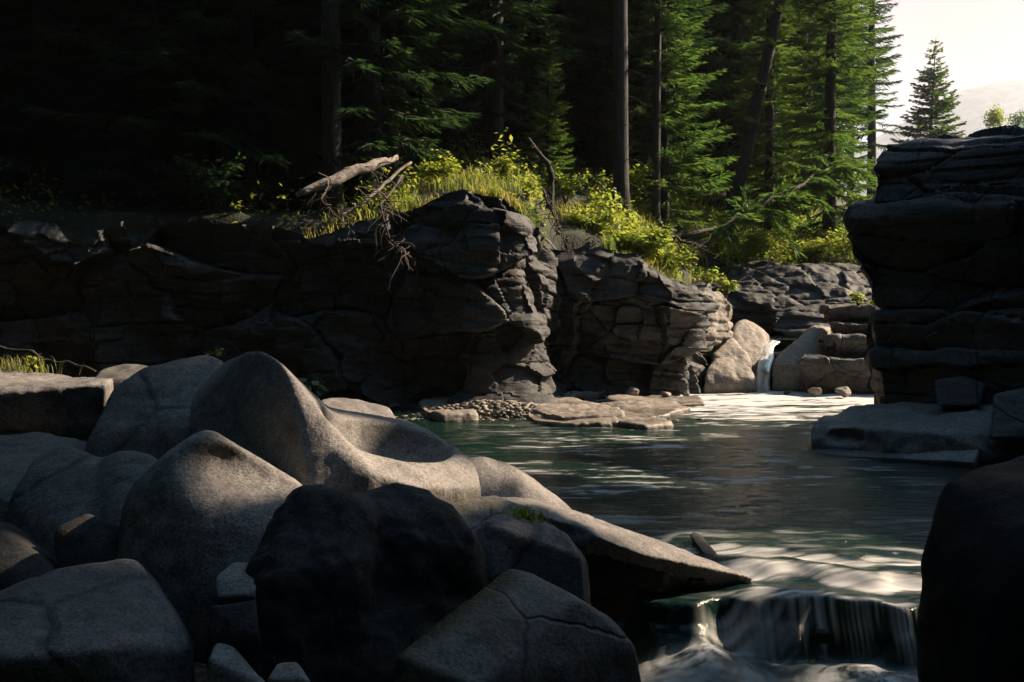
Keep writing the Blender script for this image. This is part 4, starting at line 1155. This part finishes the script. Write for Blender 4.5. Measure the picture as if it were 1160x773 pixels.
# the wood behind: trees one cannot tell apart
rt = np.random.default_rng(77)
spots = []
for i in range(4000):
    d = rt.uniform(17.5, 58) if i % 3 else rt.uniform(17, 26)
    px = rt.uniform(-120, 985)
    x = (px - 580) / FPX * d
    if d < 24 and px > 470: continue
    if d < 30 and px > 780: continue
    if d < 17.8 and px > 300: continue
    if px > 900 and d < 36: continue
    if px > 945 and d < 48: continue
    if any((x - a) ** 2 + (d - b) ** 2 < (1.0 + 0.032 * d) ** 2 for a, b in spots): continue
    spots.append((x, d))
    if len(spots) >= 112: break
for i, (x, d) in enumerate(spots):
    src = (sp_tall, sp_full, sp_full, sp_thin, sp_full, sp_tall, sp_full, pine)[i % 8]
    kind = 'pine' if src is pine else 'spruce'
    s = rt.uniform(0.85, 1.2) * (1.0 + 0.012 * max(0, d - 25))
    if src is sp_full:
        place_copy(src, (x, d, ground(x, d) - 0.15), rt.random() * 6.28, 'dense conifer standing deep in the dark shaded wood', s, 'conifers in the shaded wood', cat='spruce')
    else:
        place_copy(src, (x, d, ground(x, d) - 0.15), rt.random() * 6.28, ('bare trunked dark pine' if kind == 'pine' else 'dark conifer') + ' standing deep in the shaded wood', s,
                   'pines in the shaded wood' if kind == 'pine' else 'conifers in the shaded wood', cat=kind)

for i in range(26):
    d = rt.uniform(15.9, 23); px = rt.uniform(-40, 470) if i < 20 else rt.uniform(540, 690)
    x = (px - 580) / FPX * d
    if d < bank_y(x) + 1.2: d = float(bank_y(x)) + 1.2 + rt.random()
    if i >= 20: d = rt.uniform(23, 27); x = (px - 580) / FPX * d
    place_copy(sp_full, (x, d, ground(x, d) - 0.1), rt.random() * 6.28, 'small young conifer in the dark understorey of the wood', rt.uniform(0.10, 0.24), 'young conifers in the understorey', cat='spruce')

# ---- trees on the right bank, outside the picture, whose crowns shade the near rocks
bpy.context.view_layer.update()
dg_ = bpy.context.evaluated_depsgraph_get()


def seen(px, py):
    d = Vector(tuple(P(px, py, 5.0))) - Vector((0, 0, CAMZ)); d.normalize()
    return np.array(scene.ray_cast(dg_, Vector((0, 0, CAMZ)), d)[1])


shafts = [(322, 412, .10), (332, 430, .14), (345, 450, .15), (354, 462, .15), (366, 476, .14), (376, 490, .14), (388, 500, .15), (400, 510, .16), (415, 520, .16), (430, 529, .16), (447, 537, .16), (465, 538, .16), (485, 535, .15), (510, 530, .16), (530, 540, .16), (384, 478, .09), (400, 492, .10),
          (246, 552, .08), (262, 556, .07), (395, 456, .25), (425, 465, .25), 
          (5, 434, .3), (50, 434, .3), (95, 431, .3), (135, 415, .15), (190, 408, .05), (235, 404, .05), (560, 524, .08), (600, 540, .14), (630, 565, .14),
          (600, 566, .10), (650, 580, .12), (700, 600, .14), (750, 618, .15), (800, 638, .15), (830, 650, .14), (576, 606, .06),
          (830, 612, .22), (880, 612, .25), (930, 615, .25), (970, 640, .22), (1010, 640, .22), (1010, 664, .18), (900, 640, .18), (960, 760, .13), (790, 730, .10),
          (620, 505, .35), (700, 500, .4), (780, 510, .35), (850, 520, .35), (900, 500, .35), (640, 530, .25), (720, 540, .25), (800, 545, .25)]
ST = np.array([seen(s[0], s[1]) for s in shafts]); SR = np.array([s[2] for s in shafts])


PB1 = np.cross(SUN, (0, 0, 1.0)); PB1 /= np.linalg.norm(PB1); PB = np.stack((PB1, np.cross(SUN, PB1)), 1)
ST2 = ST @ PB


def in_shaft(c, pad=0.04):
    """which points lie in a gap cut through the crowns along the sun"""
    q = c @ PB
    hit = np.zeros(len(c), bool)
    lo_, hi_ = q.min(0) - 0.6, q.max(0) + 0.6
    for t2, r_ in zip(ST2, SR):
        if (t2 < lo_).any() or (t2 > hi_).any(): continue
        hit |= ((q - t2) ** 2).sum(1) < (r_ + pad) ** 2
    return hit


# unseen wood added on the right bank and behind the camera, blocking sky and sun
wr = np.random.default_rng(900)
wood = [(12.2, 7.6, 16), (11.8, 9.8, 17), (12.4, 11.8, 18), (14.6, 8.8, 20), (14.8, 11.6, 21), (12.8, 5.4, 17), (16.8, 13.0, 23), (13.2, 10.4, 18), (16.4, 10.4, 22), (13.4, 8.4, 18), (11.4, 8.4, 15)]
for i in range(3000):
    x, y = wr.uniform(-24, 30), wr.uniform(-22, 19)
    h = wr.uniform(24, 34)
    if math.hypot(x, y) < 4.6: continue
    if y > -3 and -8.0 < x < 10.5: continue
    if y > 1 and abs(x) / y < (0.74 if x > 0 else 1.0): continue
    if x > 9 and y > 12.4 + 0.42 * (x - 12): continue
    if any((x - a) ** 2 + (y - b) ** 2 < 2.3 ** 2 for a, b, c in wood): continue
    wood.append((x, y, h))
    if len(wood) > 120: break
WV, WF, wn_ = [], [], 0
kinds = [conifer(1, 0.13, 0.03, 0) if False else conifer(17, 2.7, 0.8, 520 + i, whorl=0.34, per=8, wid=0.075, tw=0.115, gaps=0.03, droop=0.3, shape=0.55, twl=0.34) for i in range(4)]
trunks = MB()
for i, (x, y, h) in enumerate(wood):
    gz = ground(x, y) - 0.2
    if x > 6:
        zt_ = np.linspace(gz, h * 0.95, 120)
        # gaps cut for sunlight: no trunk stands right in one
        for ox, oy in ((0, 0), (0, 0.35), (0, -0.35), (0.4, 0.6), (0.4, -0.6), (0, 0.95), (0, -0.95), (0.8, 1.3), (0.8, -1.3), (9, 9)):
            if ox == 9 or not in_shaft(np.stack((zt_ * 0 + x + ox, zt_ * 0 + y + oy, zt_), 1), 0.02).any(): break
        if ox == 9: continue
        x, y = x + ox, y + oy
    V, F = kinds[i % 4][2]
    K = V.reshape(-1, 4, 3)
    an = wr.random() * 6.28; ca, sa = math.cos(an), math.sin(an)
    sc_ = (h - gz) / 17.0
    K = np.stack((K[..., 0] * ca - K[..., 1] * sa, K[..., 0] * sa + K[..., 1] * ca, K[..., 2] * sc_), -1)
    K = K * np.array((1 + 0.25 * (sc_ - 1), 1 + 0.25 * (sc_ - 1), 1.0)) + np.array((x, y, gz))
    if x > 6: K = K[~(in_shaft(K.mean(1)) | in_shaft(K[:, 0]) | in_shaft(K[:, 1]) | in_shaft(K[:, 2]) | in_shaft(K[:, 3]))]  # crown leaves removed so sun reaches the chosen spots
    k4 = np.arange(len(K))[:, None] * 4 + wn_
    WV.append(K.reshape(-1, 3)); WF.append(k4 + np.array([[0, 1, 2]])); WF.append(k4 + np.array([[0, 2, 3]])); wn_ += len(K) * 4
    trunks.tube(np.array([(x, y, gz), (x, y, h * 0.95)]), np.array((0.2, 0.02)), 6)
wo = mesh_object('forest', np.concatenate(WV), np.concatenate(WF), M['needles'], smooth=False)
tag(wo, 'unseen dense conifer wood around the gorge, added to shade the near rocks', 'forest', kind='stuff')
tk = trunks.build('trunks', M['bark'], wo); tk['kind'] = 'stuff'

# ---- broadleaf tops beyond the right cliff
def leaf_cloud(r, centres, radii, n, size):
    c = centres[r.integers(0, len(centres), n)]
    d = r.normal(0, 1, (n, 3)); d /= np.linalg.norm(d, axis=1)[:, None]
    b = c + d * radii * r.random(n)[:, None] ** 0.4
    return kites(b, r.normal(0, 1, (n, 3)) + np.array((0, 0, -0.2)), r.normal(0, 1, (n, 3)), size * r.uniform(0.7, 1.4, n), size * 0.38 * r.uniform(0.7, 1.3, n), 0.1, r)


for i, (px, ptop, d, w_, lab) in enumerate(((1128, 124, 72, 1.6, 'pale loose birch top just above the right cliff edge'), (1149, 128, 76, 1.0, 'small rounded dark green treetop beside the pale birch top'))):
    x = (px - 580) / FPX * d; zt = P(px, ptop, d)[2]; gz = ground(x, d) - 0.2; H = zt - gz
    t = empty('birch_tree', (x, d, gz), (0, 0, 0), lab, 'tree')
    mb = MB(); s = np.linspace(0, 1, 8)
    mb.tube(np.stack((0.2 * np.sin(s * 3), 0.1 * s, H * 0.96 * s), 1), 0.13 * (1 - 0.9 * s) + 0.01, 7)
    r = np.random.default_rng(560 + i); cen = []
    for k in range(26):
        z = H * r.uniform(0.45, 0.98); az = r.random() * 6.28; l = w_ * r.uniform(0.3, 1.0) * (1.15 - z / H) * 2.4
        e = np.array((math.cos(az) * l, math.sin(az) * l, z + 0.4 * l)); cen.append(e)
        mb.tube(np.array([(0.2 * math.sin(z / H * 3), 0.1 * z / H, z - 0.3), e * (0.5, 0.5, 1) + (0, 0, -0.1), e]), np.array((0.035, 0.02, 0.006)), 4, cap=False)
    mb.build('trunk', M['bark'], t)
    V, F = leaf_cloud(r, np.array(cen), 0.55, 3200, 0.16)
    mesh_object('crown', V, F, M['leaves' if i == 0 else 'needles_young'], t, smooth=False)


# ---- shrubs
def shrub(kind, loc, h, w, seed, label, n=900, size=0.075, mat='leaves', cat='shrub', stems=9, flat=1.0, group=None):
    r = np.random.default_rng(seed)
    t = empty(kind, loc, (0, 0, 0), label, cat, group)
    mb = MB(); B, D = [], []
    for k in range(stems):
        az = r.random() * 6.28; ln = w * r.uniform(0.25, 1.0); hh = h * r.uniform(0.55, 1.05) * flat
        s = np.linspace(0, 1, 7)
        pth = np.stack((np.cos(az) * ln * s ** 1.3 + 0.02 * np.sin(s * 7 + k), np.sin(az) * ln * s ** 1.3, hh * s ** 0.8 - 0.12 * hh * s ** 3), 1)
        mb.tube(pth, 0.008 * (1 - 0.75 * s) + 0.002, 4, cap=False)
        m = n // stems
        u = r.uniform(0.25, 1.0, m) ** 0.7
        pt = np.stack([np.interp(u, s, pth[:, i]) for i in range(3)], 1)
        az2 = r.random(m) * 6.28
        d = np.stack((np.cos(az2), np.sin(az2), r.normal(0.15, 0.35, m)), 1)
        off = d * (r.random(m)[:, None] ** 0.7) * (0.16 * w + 0.05)
        B.append(pt + off); D.append(d)
    mb.build('stems', M['twigs'], t)
    B = np.concatenate(B); D = np.concatenate(D); n = len(B)
    V, F = kites(B, D, np.tile((0, 0, 1.0), (n, 1)) + r.normal(0, 0.4, (n, 3)), size * r.uniform(0.6, 1.4, n), size * 0.36 * r.uniform(0.7, 1.3, n), 0.25, r)
    mesh_object('leaves', V, F, M[mat], t, smooth=False)
    return t


def atp(px, py, d): return tuple(P(px, py, d))


shrub('leafy_shrub', at(728, 18.2, -0.05), 0.62, 0.75, 601, 'bright yellow green shrub in front of the slimmer straight trunk', 1500, 0.085)
shrub('leafy_shrub', at(668, 18.6, -0.05), 0.5, 0.5, 602, 'bright green shrub at the left foot of the tall bare trunk', 900, 0.075)
shrub('leafy_shrub', at(640, 19.4, -0.05), 0.85, 0.6, 603, 'yellow green bush right of the broken snag', 1100, 0.07)
shrub('leafy_shrub', at(572, 16.6, -0.05), 0.75, 0.22, 604, 'upright yellow green sapling among the grass on the dark cliff top', 420, 0.07, stems=5)
shrub('leafy_shrub', at(596, 17.0, -0.05), 0.5, 0.3, 605, 'low sunlit bush beside the upright sapling on the cliff top', 420, 0.06)
shrub('leafy_shrub', at(760, 18.8, -0.05), 0.45, 0.5, 606, 'ragged shrub on the rim above the broken buttress', 700, 0.07)
shrub('leafy_shrub', at(812, 23.4, -0.05), 0.7, 0.7, 607, 'broad light green shrub left on the upstream shelf rim', 1000, 0.08)
shrub('leafy_shrub', at(862, 23.6, -0.05), 0.8, 0.8, 608, 'tangled green shrub in the middle of the upstream shelf rim', 1300, 0.08)
shrub('leafy_shrub', at(915, 23.8, -0.05), 0.7, 0.8, 609, 'green shrub on the upstream shelf rim beside the right cliff', 1200, 0.08)
shrub('leafy_shrub', at(958, 24.0, -0.05), 0.9, 0.7, 610, 'sunlit shrub under the edge spruce, half behind the right cliff', 1200, 0.08)
shrub('leafy_shrub', at(830, 25.5, -0.05), 1.1, 0.9, 611, 'taller dim shrub at the foot of the leaning trunk', 1300, 0.08)
shrub('leafy_shrub', at(700, 21.5, -0.05), 0.9, 0.9, 612, 'dim green shrub behind the tall bare trunk', 1200, 0.08)
shrub('leafy_shrub', at(250, 16.4, -0.05), 0.9, 1.1, 613, 'dim green bush under the dark conifers at the left', 1100, 0.08, mat='needles')  # dark needle colour stands in for shade on this bush
shrub('leafy_shrub', at(500, 17.6, -0.05), 0.6, 0.6, 614, 'dark bush behind the sunlit grass on the cliff top', 900, 0.07)
shrub('small_plant', atp(822, 338, 18.0), 0.42, 0.22, 615, 'leafy plant growing on the blocky rock by the waterfall', 260, 0.07, cat='plant', stems=6)
shrub('small_plant', atp(800, 326, 19.6), 0.45, 0.3, 616, 'bright plant against the dark upstream shelf', 260, 0.07, cat='plant', stems=6)
shrub('small_plant', atp(972, 350, 17.9), 0.34, 0.10, 617, 'taller sunlit plant on top of the stepped rock block', 90, 0.09, cat='plant', stems=4)
shrub('small_plant', atp(990, 350, 17.9), 0.22, 0.10, 618, 'shorter sunlit plant on top of the stepped rock block', 70, 0.08, cat='plant', stems=4)
shrub('small_plant', atp(352, 452, 7.0), 0.16, 0.06, 619, 'green sprig sprouting behind the ridge of the sculpted boulder', 22, 0.07, cat='plant', stems=4)
shrub('small_plant', atp(243, 408, 7.25), 0.09, 0.05, 620, 'tiny dim sprig in the notch left of the sculpted boulder', 24, 0.035, cat='plant', stems=3)
shrub('small_plant', atp(38, 424, 8.6), 0.16, 0.05, 621, 'little upright sprig at the right end of the grass clump on the pale ledge', 24, 0.05, cat='plant', stems=3)


# ---- grass
def blades(pos, length, width, lean, r):
    n = len(pos)
    az = r.random(n) * 6.28
    d = np.stack((np.cos(az), np.sin(az), 0 * az), 1)
    sd = np.stack((-np.sin(az), np.cos(az), 0 * az), 1) * (width / 2)[:, None]
    ln = (lean * r.uniform(0.3, 1.3, n) * length)[:, None]
    p0 = pos; up = np.array((0, 0, 1.0))
    p1 = pos + up * (length * 0.6)[:, None] + d * ln * 0.35
    p2 = pos + up * (length * (1 - 0.35 * lean))[:, None] + d * ln
    V = np.stack((p0 - sd, p0 + sd, p1 + sd * 0.8, p1 - sd * 0.8, p2), 1).reshape(-1, 3)
    i = np.arange(n)[:, None] * 5
    F = np.concatenate((i + np.array([[0, 1, 2]]), i + np.array([[0, 2, 3]]), i + np.array([[3, 2, 4]])), 0)
    return V, F


def tuft(loc, n, spread, length, seed, label, mat='grass'):
    r = np.random.default_rng(seed)
    pos = np.stack((r.normal(0, spread, n), r.normal(0, spread * 0.6, n), np.zeros(n) - 0.02), 1)
    V, F = blades(pos, length * r.uniform(0.5, 1.2, n), np.full(n, 0.007), 0.6, r)
    o = mesh_object('grass_tuft', V, F, M[mat], smooth=False); o.location = loc
    return tag(o, label, 'grass tuft')


tuft(atp(592, 588, 5.15), 130, 0.05, 0.10, 641, 'small vivid green grass tuft between the near rocks')
tuft(atp(10, 422, 8.7), 260, 0.18, 0.20, 642, 'green grass clump behind the pale ledge at the left edge')
tuft(atp(545, 215, 15.7), 420, 0.30, 0.28, 643, 'round grass mound on the very edge of the dark cliff')
tuft(atp(690, 282, 17.0), 90, 0.06, 0.30, 644, 'spiky grass tuft on top of the broken buttress')

r = np.random.default_rng(650)
n = 60000
x = r.uniform(-3.2, 10.5, n); y = bank_y(x) + 0.15 + 9 * r.random(n) ** 1.5
keep = (fbm(np.stack((x, y, 0 * x), 1) * 0.8, 3, 651) > 0.0) & (x / y < 0.40) & (r.random(n) < np.where(x < 0.8, np.where(x > -1.9, np.where(y - bank_y(x) < 2.2, 1.0, 0.25), 0.12), 0.8))
x, y = x[keep], y[keep]
z = np.maximum(terrain_z(x, y), np.where(y - bank_y(x) < 0.9, bank_top(x) - 0.02, -9))
n = len(x)
V, F = blades(np.stack((x, y, z - 0.02), 1), r.uniform(0.10, 0.36, n), r.uniform(0.010, 0.020, n), 0.75, r)
tag(mesh_object('grass', V, F, M['grass'], smooth=False), 'sunlit grass along the top of the left bank', 'grass', kind='stuff')
# leafy undergrowth
n = 75000
x = np.where(r.random(n) < 0.5, r.uniform(0.3, 9.5, n), r.uniform(-9, 11, n)); y = bank_y(x) + 0.3 + 14 * r.random(n) ** 1.7
q = fbm(np.stack((x, y, 0 * x), 1) * 1.0, 3, 655)
keep = (q > 0.02) & (x / y < 0.42) & ((x > -2.6) | (r.random(n) < 0.3))
x, y, q = x[keep], y[keep], q[keep]
n = len(x)
z = terrain_z(x, y) + r.random(n) ** 1.5 * (0.25 + 0.9 * np.clip(q, 0, 1))
V, F = kites(np.stack((x, y, z), 1), r.normal(0, 1, (n, 3)) * (1, 1, 0.5), np.tile((0, 0, 1.0), (n, 1)) + r.normal(0, 0.5, (n, 3)), r.uniform(0.06, 0.13, n), r.uniform(0.02, 0.042, n), 0.3, r)
tag(mesh_object('undergrowth', V, F, M['leaves'], smooth=False), 'leafy undergrowth on the forest floor', 'undergrowth', kind='stuff')


# ---- dead wood
def bough(name, pts, radii, label, mat='dead_wood', twigs=0, seed=0, cat='log', sides=9, wob=0.15, tl=0.4):
    r = np.random.default_rng(seed)
    pts = np.asarray(pts, float)
    s = np.linspace(0, 1, 14); k0 = np.linspace(0, 1, len(pts))
    path = np.stack([np.interp(s, k0, pts[:, i]) for i in range(3)], 1)
    L = np.linalg.norm(pts[-1] - pts[0])
    path[1:-1] += r.normal(0, 0.010 * L, (12, 3))
    rad = np.interp(s, np.linspace(0, 1, len(radii)), radii)
    o = path[0].copy()
    mb = MB(); mb.tube(path - o, rad, sides, wob=wob)
    ob = mb.build(name, M[mat]); ob.location = o
    tag(ob, label, cat)
    if twigs:
        tb = MB()
        for k in range(twigs):
            u = r.uniform(0.1, 1.0); b = np.array([np.interp(u, s, path[:, i]) for i in range(3)]) - o
            d = r.normal(0, 1, 3); d[2] -= 0.5; d /= np.linalg.norm(d); l = tl * r.uniform(0.4, 1.3)
            ss = np.linspace(0, 1, 6)
            pth = b + d * (l * ss)[:, None] + np.stack((0.05 * np.sin(ss * 5 + k), 0.04 * np.cos(ss * 4 + k) - 0.04 * math.cos(k), -0.25 * l * ss ** 2), 1)
            tb.tube(pth, 0.010 * (1 - 0.8 * ss) * (0.5 + r.random()) + 0.0015, 3, cap=False)
        tb.build('twigs', M['twigs'], ob)
    return ob


bough('fallen_log', [P(336, 221, 15.0), P(380, 204, 15.4), P(418, 188, 15.8), P(450, 178, 16.3)], [0.035, 0.10, 0.085, 0.04], 'thick pale broken log lying on the dark cliff top', seed=701, twigs=14, wob=0.35)
bough('dead_branch', [P(383, 250, 14.9), P(415, 225, 15.2), P(440, 205, 15.6), P(466, 184, 16.0)], [0.018, 0.026, 0.03, 0.02], 'long thin pale branch slanting up beside the broken log', seed=702, twigs=10, cat='branch', sides=6)
bough('dead_branch', [P(455, 200, 15.3), P(430, 235, 14.3), P(445, 275, 14.1), P(465, 292, 14.1)], [0.02, 0.016, 0.012, 0.006], 'tangle of grey twigs hanging down the dark cliff face', mat='twigs', seed=703, twigs=46, cat='branch', sides=5, tl=0.6)
bough('dead_branch', [P(372, 205, 15.0), P(365, 228, 14.5), P(400, 265, 14.3)], [0.02, 0.014, 0.006], 'thin curved dead branch drooping under the broken log', mat='twigs', seed=704, twigs=14, cat='branch', sides=5)
bough('snag', [P(622, 238, 17.0), P(625, 205, 17.0), P(622, 185, 17.0), P(598, 157, 16.8)], [0.07, 0.055, 0.045, 0.03], 'broken dead snag bent over on the cliff top', mat='bark', seed=705, twigs=12, cat='dead tree')
ft = bough('fallen_tree', [P(770, 270, 20.8), P(830, 251, 21.6), P(885, 226, 22.6), P(940, 192, 24.0)], [0.055, 0.05, 0.042, 0.03], 'fallen spruce trunk leaning up to the right over the green bank, boughs still green', mat='twigs', seed=706, twigs=40, cat='fallen tree', tl=0.6)
rf = np.random.default_rng(7061)
a0, a1 = P(825, 253, 21.5), P(965, 180, 24.4)
Bf, Df = [], []
for k in range(70):
    u = rf.uniform(0.0, 1.0); b0 = a0 + (a1 - a0) * u
    dd = rf.normal(0, 1, 3); dd[2] = rf.normal(-0.15, 0.5); dd += 0.6 * (a1 - a0) / np.linalg.norm(a1 - a0); dd /= np.linalg.norm(dd)
    ln = rf.uniform(0.4, 1.1)
    m_ = 60; uu = rf.uniform(0.1, 1, m_)
    pt = b0 + dd * (ln * uu)[:, None]; pt[:, 2] -= 0.35 * ln * uu ** 2
    Bf.append(pt); sdd = np.cross(dd, (0, 0, 1.0)); Df.append(dd + np.where(rf.random(m_) < 0.5, 1, -1)[:, None] * sdd * rf.uniform(0.4, 1.3, m_)[:, None] + rf.normal(0, 0.2, (m_, 3)))
Bf = np.concatenate(Bf) - np.array(ft.location); Df = np.concatenate(Df); n = len(Bf)
V, F = kites(Bf, Df, np.tile((0, 0, 1.0), (n, 1)) + rf.normal(0, 0.3, (n, 3)), rf.uniform(0.12, 0.34, n), rf.uniform(0.014, 0.028, n), 0.25, rf)
mesh_object('crown', V, F, M['needles_young'], ft, smooth=False)
bough('dead_branch', [P(-20, 388, 9.6), P(40, 402, 9.3), P(108, 421, 9.0)], [0.02, 0.018, 0.012], 'thin dark stick lying behind the pale ledge at the left', mat='bark', seed=707, twigs=0, cat='branch', sides=6)
bough('dead_branch', [P(745, 250, 19.0), P(775, 275, 18.6), P(800, 280, 18.6)], [0.03, 0.025, 0.012], 'grey dead branch on the rim between the shrubs and the fallen trunk', mat='twigs', seed=708, twigs=26, cat='branch', tl=0.5)
bough('dead_branch', [P(615, 215, 16.6), P(628, 245, 16.3), P(640, 272, 16.3)], [0.02, 0.018, 0.01], 'bare roots and twigs hanging below the snag', mat='twigs', seed=709, twigs=30, cat='branch', tl=0.35)

# ------------------------------------------------------------------ air
lo = np.array((gx.min() - 60, gy.min() - 60, GZ.min() - 1.0)); hi = np.array((6000.0, gy.max() + 60, 560.0)); lo[0] = -6000.0
v = np.array([(x, y, z) for z in (lo[2], hi[2]) for y in (lo[1], hi[1]) for x in (lo[0], hi[0])])
m, nt, bs, out = new_mat('haze_air')
nt.nodes.remove(bs)
pv = N(nt, 'ShaderNodeVolumePrincipled', Density=0.00032, Anisotropy=0.45)
pv.inputs['Color'].default_value = (0.90, 0.93, 1.0, 1)
nt.links.new(pv.outputs[0], out.inputs['Volume'])
HAZE = True
if HAZE:
    tag(mesh_object('haze', v, [(0, 2, 3, 1), (4, 5, 7, 6), (0, 1, 5, 4), (2, 6, 7, 3), (0, 4, 6, 2), (1, 3, 7, 5)], m, smooth=False), kind='stuff')
